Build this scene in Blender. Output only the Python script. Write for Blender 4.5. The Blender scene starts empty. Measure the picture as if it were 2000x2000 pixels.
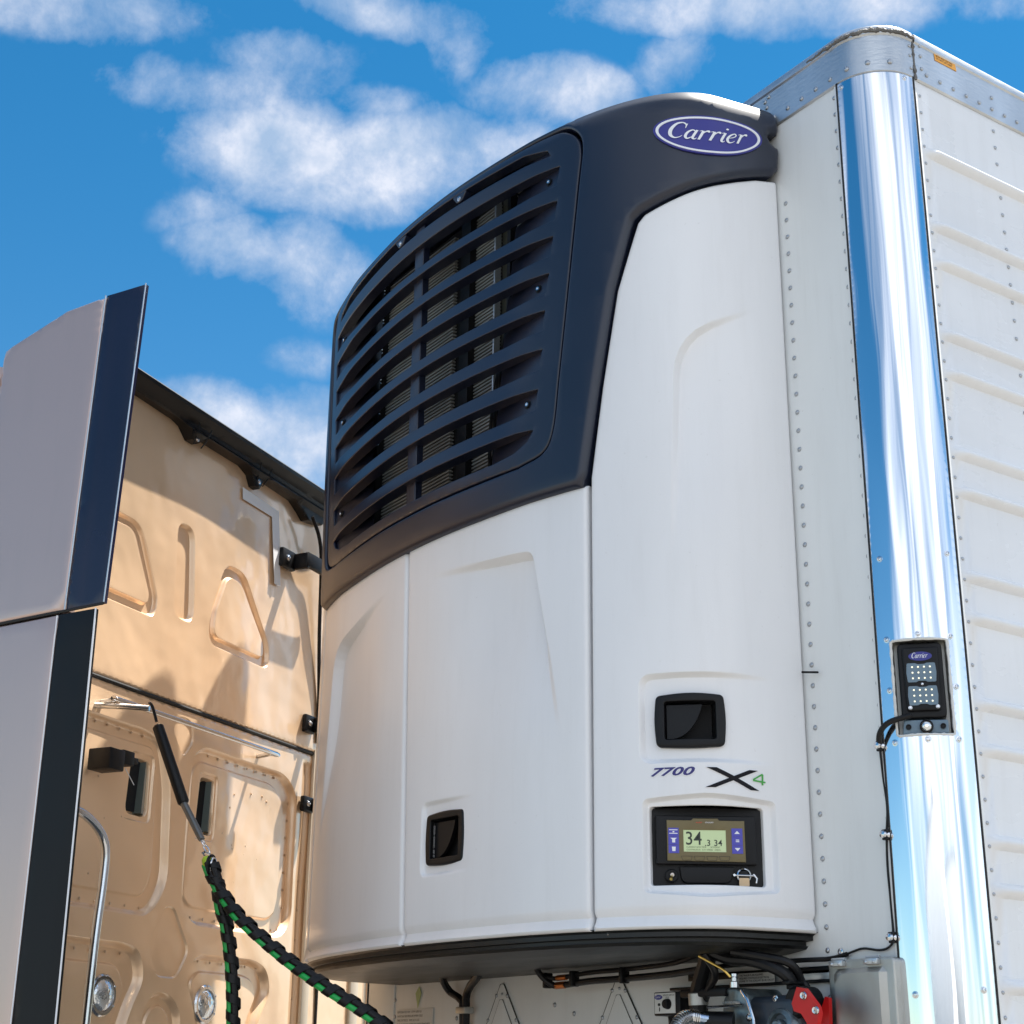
import bpy, bmesh, math, random
import numpy as np
from mathutils import Vector, Matrix
from mathutils.geometry import delaunay_2d_cdt

random.seed(7); np.random.seed(7)
scene = bpy.context.scene
COL = scene.collection
R = math.radians

# ------------------------------------------------------------------ camera
# world: X along the trailer's nose (its middle at 0), Y back along the trailer, Z up from the ground
CAM = Vector((3.5404, -2.65, 1.56))
cam_d = bpy.data.cameras.new('camera'); cam = bpy.data.objects.new('camera', cam_d); COL.objects.link(cam)
cx_ = Vector((0.56622871, 0.82417043, 0.0113205))     # right
cy_ = Vector((0.27594782, -0.20249007, 0.93960128))   # up
cz_ = Vector((0.77668388, -0.52890535, -0.34208373))  # back
M = Matrix((( cx_.x, cy_.x, cz_.x), (cx_.y, cy_.y, cz_.y), (cx_.z, cy_.z, cz_.z)))
cam.matrix_world = Matrix.Translation(CAM) @ M.to_4x4()
cam_d.lens = 54.39; cam_d.sensor_width = 36; cam_d.clip_start = 0.05; cam_d.clip_end = 2000
scene.camera = cam

# ------------------------------------------------------------------ light
SUN_EL = 66.0
sun_dir = Vector((-0.02, 0.999, 0)).normalized() * math.cos(R(SUN_EL)) + Vector((0, 0, math.sin(R(SUN_EL))))
sd = bpy.data.lights.new('sun', 'SUN'); sd.energy = 5.0; sd.angle = R(0.55); sd.color = (1, .95, .87)
sun = bpy.data.objects.new('sun', sd); COL.objects.link(sun)
sun.rotation_euler = sun_dir.to_track_quat('Z', 'Y').to_euler()

world = bpy.data.worlds.new("World"); scene.world = world; world.use_nodes = True
wn = world.node_tree.nodes; wl = world.node_tree.links; wn.clear()
w_out = wn.new('ShaderNodeOutputWorld'); w_bg = wn.new('ShaderNodeBackground')
sky = wn.new('ShaderNodeTexSky'); sky.sky_type = 'NISHITA'; sky.sun_disc = False
sky.sun_elevation = R(SUN_EL); sky.sun_rotation = math.atan2(sun_dir.x, sun_dir.y)
sky.air_density = 1.0; sky.dust_density = 0.3; sky.ozone_density = 3.0; sky.altitude = 200
w_bg.inputs['Strength'].default_value = 0.13
wl.new(w_bg.outputs[0], w_out.inputs[0])
tc = wn.new('ShaderNodeTexCoord')
def wmath(op, a, b=None, clamp=False):
    n = wn.new('ShaderNodeMath'); n.operation = op; n.use_clamp = clamp
    for i, v in enumerate((a, b)):
        if v is None: continue
        if isinstance(v, (int, float)): n.inputs[i].default_value = v
        else: wl.new(v, n.inputs[i])
    return n.outputs[0]
def wvec(op, a, b=None, out=0):
    n = wn.new('ShaderNodeVectorMath'); n.operation = op
    for i, v in enumerate((a, b)):
        if v is None: continue
        if isinstance(v, (tuple, Vector)): n.inputs[i].default_value = tuple(v)
        else: wl.new(v, n.inputs[i])
    return n.outputs[out]
DIR = tc.outputs['Generated']
# clouds: soft banks at given bearings and heights in the sky, broken up by noise
def wnoise(scale, detail, rough, vec=None, dist=0.0):
    n = wn.new('ShaderNodeTexNoise'); n.inputs['Scale'].default_value = scale
    n.inputs['Detail'].default_value = detail; n.inputs['Roughness'].default_value = rough
    n.inputs['Distortion'].default_value = dist
    wl.new(vec if vec else DIR, n.inputs['Vector']); return n.outputs['Fac']
def px_dir(x, y):
    v = cx_ * (x - 1000) - cy_ * (y - 1000) - cz_ * 3021.8
    return v.normalized()
BANKS = [  # (x, y, half-width, half-height, tilt) of the bank, as bearings seen from the yard
 (560, 300, 230, 95, 4, 1.0), (800, 300, 260, 90, -6, 1.0), (640, 375, 250, 60, 2, .75), (1090, 190, 170, 65, 8, .8), (960, 270, 140, 60, 0, .85),
 (470, 500, 130, 60, 20, .8), (610, 530, 120, 95, 40, .72), (390, 420, 90, 45, 0, .5), (130, 20, 250, 62, 5, .72), (770, 35, 210, 45, 14, .75), (880, 85, 80, 50, 40, .6),
 (560, 125, 130, 55, 0, .6), (300, 175, 140, 55, 15, .55), (520, 180, 200, 60, -10, .5), (1500, 10, 420, 60, 0, .8), (1320, 130, 110, 60, -25, .55), (1930, 10, 110, 50, 0, .6),
 (450, 850, 200, 95, 4, 1.0), (590, 850, 200, 95, 0, 1.0), (600, 700, 90, 40, 0, .35), (760, 200, 100, 35, 0, .5)]
mask = None
warp = wn.new('ShaderNodeTexNoise'); warp.inputs['Scale'].default_value = 9; warp.inputs['Detail'].default_value = 5; warp.inputs['Roughness'].default_value = .6
wl.new(DIR, warp.inputs['Vector'])
wv = wvec('SUBTRACT', warp.outputs['Color'], (.5, .5, .5)); wv = wvec('MULTIPLY', wv, (.045, .045, .045))
WD = wvec('ADD', DIR, wv)
for (x, y, a, b, tilt, amp) in BANKS:
    d = px_dir(x, y); e1 = (px_dir(x + 50, y) - px_dir(x - 50, y)).normalized(); e2 = d.cross(e1).normalized()
    e2 = -e2 if e2.z < 0 else e2
    t = R(-tilt); r1 = e1 * math.cos(t) + e2 * math.sin(t); r2 = -e1 * math.sin(t) + e2 * math.cos(t)
    ra, rb = a / 3100, b / 3100
    sub = wvec('SUBTRACT', WD, d)
    u = wmath('MULTIPLY', wvec('DOT_PRODUCT', sub, r1, 1), 1 / ra); v = wmath('MULTIPLY', wvec('DOT_PRODUCT', sub, r2, 1), 1 / rb)
    w3 = wmath('MULTIPLY', wvec('DOT_PRODUCT', sub, d, 1), 2.0)
    q = wmath('ADD', wmath('MULTIPLY', u, u), wmath('MULTIPLY', v, v)); q = wmath('ADD', q, wmath('MULTIPLY', w3, w3))
    m = wmath('MULTIPLY', wmath('SUBTRACT', 1.0, wmath('MULTIPLY', q, .62), True), amp)
    mask = m if mask is None else wmath('MAXIMUM', mask, m)
n_big = wnoise(17, 12, .64, None, .1)
n_up = wnoise(17, 5, .6, wvec('ADD', DIR, tuple(cy_ * .016)), .1); n_lo = wnoise(17, 5, .6, wvec('ADD', DIR, tuple(cy_ * -.010)), .1)
n_all = wnoise(2.2, 7, .55, None, .4)
# the rest of the sky (behind and beside the camera) carries loose fair-weather cloud
back = wmath('SUBTRACT', .80, wvec('DOT_PRODUCT', DIR, tuple(-cz_), 1)); back = wmath('MULTIPLY', back, 6, True)
clear = wmath('MULTIPLY', wmath('SUBTRACT', wvec('DOT_PRODUCT', DIR, Vector((-.45, -.68, .58)).normalized(), 1), .50), 2.2, True)
gen = wmath('MULTIPLY', wmath('SUBTRACT', wmath('SUBTRACT', n_all, .33), wmath('MULTIPLY', clear, .20)), 3.2, True)
gen = wmath('MULTIPLY', gen, back)
core = wmath('ADD', mask, wmath('MULTIPLY', wmath('SUBTRACT', n_big, .5), 1.9))
core = wmath('MULTIPLY', wmath('SUBTRACT', core, .16), 1.15, True)
core = wmath('MULTIPLY', core, wmath('MULTIPLY', mask, 3.0, True))
dens = wmath('MAXIMUM', core, gen)
cc = wn.new('ShaderNodeMix'); cc.data_type = 'RGBA'
cc.inputs['A'].default_value = (1.15, 1.55, 2.15, 1); cc.inputs['B'].default_value = (2.35, 2.45, 2.75, 1)
n_sh = wnoise(7, 6, .5); sh = wmath('MULTIPLY', wmath('SUBTRACT', n_sh, .38), 4.0, True)
sh = wmath('ADD', wmath('MULTIPLY', sh, .45), wmath('ADD', .33, wmath('MULTIPLY', wmath('SUBTRACT', n_lo, n_up), 3.2)), True)
sh = wmath('MULTIPLY', sh, wmath('POWER', dens, .8)); wl.new(sh, cc.inputs['Factor'])
tint = wn.new('ShaderNodeMix'); tint.data_type = 'RGBA'; tint.blend_type = 'MULTIPLY'; tint.inputs['Factor'].default_value = 1
wl.new(sky.outputs[0], tint.inputs['A'])
hz = wn.new('ShaderNodeMix'); hz.data_type = 'RGBA'; hz.inputs['A'].default_value = (.06, .305, .39, 1); hz.inputs['B'].default_value = (.42, .46, .45, 1)
sepz = wn.new('ShaderNodeSeparateXYZ'); wl.new(DIR, sepz.inputs[0])
wl.new(wmath('POWER', wmath('SUBTRACT', 1.0, wmath('MULTIPLY', wmath('ABSOLUTE', sepz.outputs['Z']), 1.45), True), 1.9), hz.inputs['Factor']); wl.new(hz.outputs['Result'], tint.inputs['B'])
bk = wn.new('ShaderNodeMix'); bk.data_type = 'RGBA'; bk.inputs['B'].default_value = (4.9, 5.0, 5.25, 1)   # clouds opposite the sun are lit from the front
wl.new(cc.outputs['Result'], bk.inputs['A']); wl.new(wmath('MULTIPLY', back, wmath('ADD', wmath('MULTIPLY', wmath('SUBTRACT', wnoise(4.5, 5, .5), .44), 4.5), .55, True), True), bk.inputs['Factor'])
mx = wn.new('ShaderNodeMix'); mx.data_type = 'RGBA'
wl.new(tint.outputs['Result'], mx.inputs['A']); wl.new(bk.outputs['Result'], mx.inputs['B'])
wl.new(wmath('MULTIPLY', dens, .93), mx.inputs['Factor'])
wl.new(mx.outputs['Result'], w_bg.inputs['Color'])

scene.view_settings.view_transform = 'Standard'; scene.view_settings.look = 'None'
scene.view_settings.exposure = 1.52; scene.view_settings.gamma = 1
scene.render.engine = 'CYCLES'
scene.cycles.use_denoising = True; scene.cycles.max_bounces = 8; scene.cycles.caustics_reflective = False

# ------------------------------------------------------------------ materials
def mat(name, col, rough=.5, metal=0.0, coat=0.0, noise=None, bump=None, spec=None, emit=None, alpha=None, trans=0, coat_rough=.05, dirt=0.0):
    """noise=(scale, amount, stretch) mottles the colour; bump=(scale, strength, stretch)"""
    m = bpy.data.materials.new(name); m.use_nodes = True
    n = m.node_tree.nodes; l = m.node_tree.links; b = n['Principled BSDF']
    b.inputs['Base Color'].default_value = (*col, 1); b.inputs['Roughness'].default_value = rough
    b.inputs['Metallic'].default_value = metal; b.inputs['Coat Weight'].default_value = coat
    b.inputs['Coat Roughness'].default_value = coat_rough
    if trans: b.inputs['Transmission Weight'].default_value = trans
    if spec is not None: b.inputs['Specular IOR Level'].default_value = spec
    if emit: b.inputs['Emission Color'].default_value = (*emit[0], 1); b.inputs['Emission Strength'].default_value = emit[1]
    t = n.new('ShaderNodeTexCoord')
    if noise:
        mp = n.new('ShaderNodeMapping'); mp.inputs['Scale'].default_value = noise[2]; l.new(t.outputs['Object'], mp.inputs['Vector'])
        z = n.new('ShaderNodeTexNoise'); z.inputs['Scale'].default_value = noise[0]; z.inputs['Detail'].default_value = 6; l.new(mp.outputs[0], z.inputs['Vector'])
        mr = n.new('ShaderNodeMapRange'); mr.inputs['From Min'].default_value = .3; mr.inputs['From Max'].default_value = .7
        mr.inputs['To Min'].default_value = 1 - noise[1]; mr.inputs['To Max'].default_value = 1 + noise[1] * .5
        l.new(z.outputs['Fac'], mr.inputs['Value'])
        mm = n.new('ShaderNodeMix'); mm.data_type = 'RGBA'; mm.blend_type = 'MULTIPLY'; mm.inputs['Factor'].default_value = 1
        mm.inputs['A'].default_value = (*col, 1); l.new(mr.outputs[0], mm.inputs['B']); l.new(mm.outputs['Result'], b.inputs['Base Color'])
        r2 = n.new('ShaderNodeMapRange'); r2.inputs['To Min'].default_value = rough * .8; r2.inputs['To Max'].default_value = min(1, rough * 1.25)
        l.new(z.outputs['Fac'], r2.inputs['Value']); l.new(r2.outputs[0], b.inputs['Roughness'])
    if dirt:   # thin road film: runs and specks
        src = b.inputs['Base Color'].links[0].from_socket if b.inputs['Base Color'].links else None
        mp = n.new('ShaderNodeMapping'); mp.inputs['Scale'].default_value = (9, 9, .9); l.new(t.outputs['Object'], mp.inputs['Vector'])
        z1 = n.new('ShaderNodeTexNoise'); z1.inputs['Scale'].default_value = 2.6; z1.inputs['Detail'].default_value = 8; z1.inputs['Roughness'].default_value = .7; l.new(mp.outputs[0], z1.inputs['Vector'])
        z2 = n.new('ShaderNodeTexNoise'); z2.inputs['Scale'].default_value = 95; z2.inputs['Detail'].default_value = 3; l.new(t.outputs['Object'], z2.inputs['Vector'])
        a1 = n.new('ShaderNodeMapRange'); a1.inputs['From Min'].default_value = .50; a1.inputs['From Max'].default_value = .78; a1.inputs['To Max'].default_value = dirt * 2.2; l.new(z1.outputs['Fac'], a1.inputs['Value'])
        a2 = n.new('ShaderNodeMapRange'); a2.inputs['From Min'].default_value = .70; a2.inputs['From Max'].default_value = .76; a2.inputs['To Max'].default_value = dirt * 4; l.new(z2.outputs['Fac'], a2.inputs['Value'])
        mxx = n.new('ShaderNodeMath'); mxx.operation = 'MAXIMUM'; l.new(a1.outputs[0], mxx.inputs[0]); l.new(a2.outputs[0], mxx.inputs[1])
        dm = n.new('ShaderNodeMix'); dm.data_type = 'RGBA'; l.new(mxx.outputs[0], dm.inputs['Factor']); dm.inputs['B'].default_value = (.30, .27, .22, 1)
        if src: l.new(src, dm.inputs['A'])
        else: dm.inputs['A'].default_value = (*col, 1)
        l.new(dm.outputs['Result'], b.inputs['Base Color'])
    if bump:
        mp = n.new('ShaderNodeMapping'); mp.inputs['Scale'].default_value = bump[2]; l.new(t.outputs['Object'], mp.inputs['Vector'])
        z = n.new('ShaderNodeTexNoise'); z.inputs['Scale'].default_value = bump[0]; z.inputs['Detail'].default_value = bump[3] if len(bump) > 3 else 3
        l.new(mp.outputs[0], z.inputs['Vector'])
        bp = n.new('ShaderNodeBump'); bp.inputs['Strength'].default_value = bump[1]; bp.inputs['Distance'].default_value = .01
        l.new(z.outputs['Fac'], bp.inputs['Height']); l.new(bp.outputs[0], b.inputs['Normal'])
        if coat: l.new(bp.outputs[0], b.inputs['Coat Normal'])
    return m
S1 = (1, 1, 1)
M_panel = mat('white_gelcoat', (.84, .84, .85), .36, coat=.12, dirt=.028, noise=(2.4, .05, (1.5, 1.5, .5)), bump=(260, .03, S1), coat_rough=.15)
M_trwhite = mat('white_painted_aluminium', (.80, .815, .805), .38, dirt=.05, noise=(2.0, .05, (3, 3, .6)), bump=(3.5, .12, (2, 2, .5)))
M_side = mat('white_painted_side_sheet', (.80, .81, .825), .27, dirt=.04, noise=(2.5, .04, (1, 1, 3)), bump=(4, .05, (1, 1, 1.6)))
M_hood = mat('black_hood_plastic', (.005, .009, .026), .36, noise=(2, .12, S1), spec=.55)
M_hood.node_tree.nodes['Principled BSDF'].inputs['IOR'].default_value = 1.58
M_black = mat('black_plastic', (.004, .004, .005), .42, noise=(14, .25, S1), spec=.3)
M_rubber = mat('black_rubber', (.004, .004, .005), .45, noise=(30, .3, S1), spec=.35)
M_dark = mat('dark_interior', (.004, .004, .005), .8)
M_lines = mat('condenser_tube', (.33, .33, .31), .45, metal=.3, noise=(6, .25, (1, 1, 1)))
M_chrome = mat('polished_stainless', (.84, .86, .89), .06, metal=1, bump=(1.8, .9, (6, 6, .5), 1.6))
M_alu = mat('mill_aluminium', (.60, .63, .655), .36, metal=.85, noise=(2.2, .22, (2.5, 2.5, 1)), bump=(30, .1, (1, 1, 4)))
M_alu2 = mat('dull_sheet_metal', (.50, .50, .47), .46, metal=.9, noise=(7, .25, S1), bump=(6, .5, S1))
M_steel = mat('bright_steel', (.70, .71, .73), .18, metal=1)
M_rivet = mat('rivet_metal', (.42, .44, .47), .30, metal=.85)
M_seal = mat('grey_sealant', (.16, .155, .15), .7, noise=(60, .5, S1), bump=(80, .8, S1))
M_gold = mat('gold_metallic_paint', (.97, .67, .42), .34, metal=.42, coat=1.0, noise=(3, .05, S1), bump=(4.5, 1.0, S1, 2), coat_rough=.03)
M_fair = mat('rose_beige_metallic_paint', (.56, .41, .36), .30, metal=.5, coat=1.0, coat_rough=.04, dirt=.04, bump=(2.5, .25, S1, 1))
M_strip = mat('navy_black_rubber_strip', (.009, .010, .032), .26, noise=(5, .2, (1, 1, .3)), spec=.6)
M_tape = mat('white_tape', (.80, .82, .85), .5)
M_blue = mat('logo_blue', (.035, .035, .25), .35)
M_white = mat('logo_white', (.84, .85, .88), .4)
M_navy = mat('navy_lettering', (.03, .025, .17), .4)
M_xblack = mat('black_lettering', (.004, .003, .006), .4, spec=.2)
M_green = mat('green_lettering', (.07, .40, .07), .4)
M_hgreen = mat('green_hose', (.01, .40, .075), .38)
M_lampgrey = mat('lamp_lens_grey', (.14, .21, .27), .3)
M_led = mat('led_cream', (.85, .80, .60), .3, emit=((1, .92, .65), .35))
M_bronze = mat('bronze_faceplate', (.17, .135, .065), .4, metal=.4, noise=(20, .1, S1))
M_lcd = mat('lcd_backlight', (.26, .32, .19), .35, emit=((.40, .50, .28), .22))
M_lcdt = mat('lcd_digits', (.03, .04, .03), .5)
M_btn = mat('purple_blue_keys', (.08, .075, .45), .4)
M_brass = mat('brass', (.72, .50, .14), .3, metal=1)
M_copper = mat('copper', (.60, .22, .07), .35, metal=1)
M_tag = mat('tan_tag', (.70, .50, .30), .6)
M_orange = mat('orange_sticker', (.88, .40, .05), .5)
M_ink = mat('ink', (.02, .02, .02), .6)
M_paper = mat('paper_label', (.72, .72, .69), .55)
M_red = mat('red_painted_metal', (.62, .012, .012), .35, noise=(20, .1, S1))
M_redtail = mat('red_marker', (.5, .02, .02), .4)
M_glass = mat('lamp_glass', (.80, .83, .85), .05, metal=.75, bump=(40, .6, S1))
M_cream = mat('cream_edge', (.76, .66, .52), .4)
M_gasket = mat('seam_black', (.01, .01, .011), .6)

# ------------------------------------------------------------------ mesh helpers
def origin_of(o):
    while o.parent: o = o.parent
    return o.location.copy()
def link(name, me, m, parent=None, label=None, loc=None):
    o = bpy.data.objects.new(name, me); COL.objects.link(o)
    if m is not None:
        for mm in (m if isinstance(m, (list, tuple)) else [m]): me.materials.append(mm)
    org = origin_of(parent) if parent else (Vector(loc) if loc else Vector((0, 0, 0)))
    me.transform(Matrix.Translation(-org))
    if parent: o.parent = parent
    else: o.location = org
    if label: o['label'] = label
    return o
def thing(name, label, cat, loc, group=None):
    o = bpy.data.objects.new(name, None); COL.objects.link(o); o.location = loc; o.empty_display_size = .2
    o['label'] = label; o['category'] = cat
    if group: o['group'] = group
    bpy.context.view_layer.update()
    return o
def tag(o, label, cat, group=None, kind=None):
    if label: o['label'] = label
    if cat: o['category'] = cat
    if group: o['group'] = group
    if kind: o['kind'] = kind
    return o

RIVETS = {}
def rivprof(r): return [(r, -.001), (r * .95, r * .3), (r * .6, r * .62), (0, r * .72)]
def finish_rivets():
    """the hundred rivets that show largest on a thing are parts of their own, the rest one part"""
    bpy.context.view_layer.update(); dg = bpy.context.evaluated_depsgraph_get()
    for rn, L in RIVETS.items():
        root = bpy.data.objects[rn]; sc = []
        for (p, n, r, m) in L:
            v = p - CAM; z = -v.dot(cz_); f = n.dot(-v.normalized()); score = 0
            if z > 0 and abs(v.dot(cx_) / z) < .331 and abs(v.dot(cy_) / z) < .331 and f > .05:
                hit = scene.ray_cast(dg, CAM, (p + n * .012 - CAM).normalized(), distance=(p + n * .012 - CAM).length)[0]
                if not hit: score = r * r * f / v.length ** 2
            sc.append(score)
        order = sorted(range(len(L)), key=lambda i: -sc[i]); cnt = 0; rest = []; base = {}
        for i in order:
            p, n, r, m = L[i]
            if cnt < 100 and sc[i] > 0:
                if m.name not in base:
                    b = MB(); b.lathe(rivprof(1), (0, 0, 0), (0, 0, 1), 10); me = bpy.data.meshes.new('rivet'); me.from_pydata(b.v, [], b.f); me.shade_smooth(); me.materials.append(m); base[m.name] = me
                o = bpy.data.objects.new('rivet', base[m.name]); COL.objects.link(o); o.parent = root
                o.location = p - root.location; o.rotation_mode = 'QUATERNION'; o.rotation_quaternion = n.to_track_quat('Z', 'Y'); o.scale = (r, r, r * .9); cnt += 1
            else: rest.append(L[i])
        if rest:
            b = MB()
            for p, n, r, m in rest: b.lathe(rivprof(r), p, n, 8)
            o = b.build('rivets', rest[0][3], root); o['kind'] = 'stuff'; o['label'] = 'rows of small domed rivets'
class MB:
    def __init__(s): s.v = []; s.f = []; s.mi = []; s.rv = []
    def add(s, vs, fs, mi=0):
        b = len(s.v); s.v += [tuple(v) for v in vs]; s.f += [tuple(i + b for i in f) for f in fs]; s.mi += [mi] * len(fs)
        return s
    def box(s, c, size, mtx=None, bev=0.0, mi=0, seg=2):
        bm = bmesh.new(); bmesh.ops.create_cube(bm, size=1)
        for v in bm.verts: v.co = Vector((v.co.x * size[0], v.co.y * size[1], v.co.z * size[2]))
        if bev > 0: bmesh.ops.bevel(bm, geom=list(bm.edges), offset=bev, segments=seg, profile=.5, affect='EDGES')
        bm.verts.index_update(); mt = (mtx if mtx else Matrix.Identity(4)) @ Matrix.Translation(c)
        s.add([mt @ v.co for v in bm.verts], [[v.index for v in f.verts] for f in bm.faces], mi); bm.free(); return s
    def prism(s, pts, depth, mapf, d0=0.0, mi=0):
        """pts: CCW outline (s,z); from d0 to d0+depth along the normal of mapf"""
        n = len(pts); vs = [mapf(p[0], p[1], d0 + depth) for p in pts] + [mapf(p[0], p[1], d0) for p in pts]
        fs = [list(range(n)), list(range(2 * n - 1, n - 1, -1))] + [[i, n + i, n + (i + 1) % n, (i + 1) % n] for i in range(n)]
        return s.add(vs, fs, mi)
    def tube(s, pts, r, seg=10, mi=0, caps=True, smooth=0):
        P = [Vector(p) for p in (catmull(pts, smooth) if smooth else pts)]
        n = len(P); rr = r if isinstance(r, (list, tuple)) else [r] * n
        if len(rr) != n: rr = list(np.interp(np.linspace(0, 1, n), np.linspace(0, 1, len(rr)), rr))
        T = [(P[min(i + 1, n - 1)] - P[max(i - 1, 0)]).normalized() for i in range(n)]
        up = Vector((0, 0, 1)) if abs(T[0].z) < .9 else Vector((1, 0, 0))
        a = T[0].cross(up).normalized(); vs = []
        for i in range(n):
            a = (a - T[i] * a.dot(T[i])).normalized(); b = T[i].cross(a)
            for k in range(seg):
                t = 2 * math.pi * k / seg; vs.append(P[i] + (a * math.cos(t) + b * math.sin(t)) * rr[i])
        fs = [[i * seg + k, i * seg + (k + 1) % seg, (i + 1) * seg + (k + 1) % seg, (i + 1) * seg + k] for i in range(n - 1) for k in range(seg)]
        if caps: fs += [list(range(seg - 1, -1, -1)), [(n - 1) * seg + k for k in range(seg)]]
        return s.add(vs, fs, mi)
    def lathe(s, prof, org, axis, seg=20, mi=0):
        """prof: list of (r, h) along axis"""
        ax = Vector(axis).normalized(); u = ax.orthogonal().normalized(); w = ax.cross(u); o = Vector(org); vs = []
        for (r, h) in prof:
            for k in range(seg):
                t = 2 * math.pi * k / seg; vs.append(o + ax * h + (u * math.cos(t) + w * math.sin(t)) * max(r, 1e-5))
        n = len(prof)
        fs = [[i * seg + k, i * seg + (k + 1) % seg, (i + 1) * seg + (k + 1) % seg, (i + 1) * seg + k] for i in range(n - 1) for k in range(seg)]
        if prof[0][0] > 1e-4: fs.append(list(range(seg - 1, -1, -1)))
        if prof[-1][0] > 1e-4: fs.append([(n - 1) * seg + k for k in range(seg)])
        return s.add(vs, fs, mi)
    def rivet(s, p, nrm, r=.006, mi=0, seg=8):
        s.rv.append((Vector(p), Vector(nrm).normalized(), r)); return s
    def screw(s, p, nrm, r=.008, mi=0):
        return s.lathe([(r * 1.5, -.001), (r * 1.5, r * .15), (r, r * .2), (r * .9, r * .65), (r * .5, r * .75), (r * .42, r * .4), (0, r * .4)], p, nrm, 14, mi)
    def build(s, name, m, parent=None, label=None, angle=35, loc=None):
        if name == 'rivet_row':
            root = parent
            while root.parent: root = root.parent
            RIVETS.setdefault(root.name, []).extend([(p, n, r, m) for p, n, r in s.rv]); return None
        for p, n, r in s.rv: s.lathe(rivprof(r), p, n, 8)
        me = bpy.data.meshes.new(name); me.from_pydata(s.v, [], s.f); me.update()
        if s.mi and max(s.mi) > 0: me.polygons.foreach_set('material_index', s.mi)
        me.shade_smooth()
        me.set_sharp_from_angle(angle=R(angle))
        return link(name, me, m, parent, label, loc)

def catmull(P, n=8):
    P = [Vector(p) for p in P]; Q = [P[0] * 2 - P[1]] + P + [P[-1] * 2 - P[-2]]; out = []
    for i in range(1, len(Q) - 2):
        a, b, c, d = Q[i - 1:i + 3]
        for k in range(n):
            t = k / n; out.append(.5 * ((2 * b) + (c - a) * t + (2 * a - 5 * b + 4 * c - d) * t * t + (3 * b - a - 3 * c + d) * t ** 3))
    out.append(P[-1]); return out
def rrect(x0, z0, x1, z1, r, n=5):
    out = []
    for cx, cz, a0 in ((x1 - r, z0 + r, -90), (x1 - r, z1 - r, 0), (x0 + r, z1 - r, 90), (x0 + r, z0 + r, 180)):
        for k in range(n + 1):
            a = R(a0 + 90 * k / n); out.append((cx + r * math.cos(a), cz + r * math.sin(a)))
    return out
def roundpoly(P, r, n=5):
    """round the corners of a CCW polygon"""
    out = []; N = len(P)
    for i in range(N):
        a, b, c = [np.array(P[(i + k) % N], float) for k in (-1, 0, 1)]
        da, dc = a - b, c - b; la, lc = np.linalg.norm(da), np.linalg.norm(dc)
        rr = min(r[i] if isinstance(r, (list, tuple)) else r, la * .48, lc * .48)
        p0, p1 = b + da / la * rr, b + dc / lc * rr
        for k in range(n + 1):
            t = k / n; out.append(tuple((1 - t) ** 2 * p0 + 2 * t * (1 - t) * b + t * t * p1))
    return out
def dens(P, h):
    out = []
    for i in range(len(P)):
        a, b = np.array(P[i], float), np.array(P[(i + 1) % len(P)], float); L = np.linalg.norm(b - a)
        k = max(1, int(math.ceil(L / h)))
        if L < 1e-6: continue
        for j in range(k): out.append(a + (b - a) * j / k)
    return np.array(out)
def inside(Q, P):
    x, y = Q[:, 0], Q[:, 1]; r = np.zeros(len(Q), bool); P = np.asarray(P)
    for i in range(len(P)):
        x0, y0 = P[i - 1]; x1, y1 = P[i]
        if y0 == y1: continue
        c = ((y0 > y) != (y1 > y)) & (x < (x1 - x0) * (y - y0) / (y1 - y0) + x0); r ^= c
    return r
def distpoly(Q, P, closed=True):
    P = np.asarray(P, float); d = np.full(len(Q), 1e9); n = len(P)
    for i in range(n if closed else n - 1):
        a, b = P[i], P[(i + 1) % n]; ab = b - a; L = ab @ ab
        if L < 1e-12: continue
        t = np.clip(((Q - a) @ ab) / L, 0, 1); d = np.minimum(d, np.hypot(*(Q - a - t[:, None] * ab).T))
    return d
def sdf(Q, P):  # positive inside
    d = distpoly(Q, P); return np.where(inside(Q, P), d, -d)
def sst(x, a, b):
    t = np.clip((x - a) / (b - a), 0, 1); return t * t * (3 - 2 * t)

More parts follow.
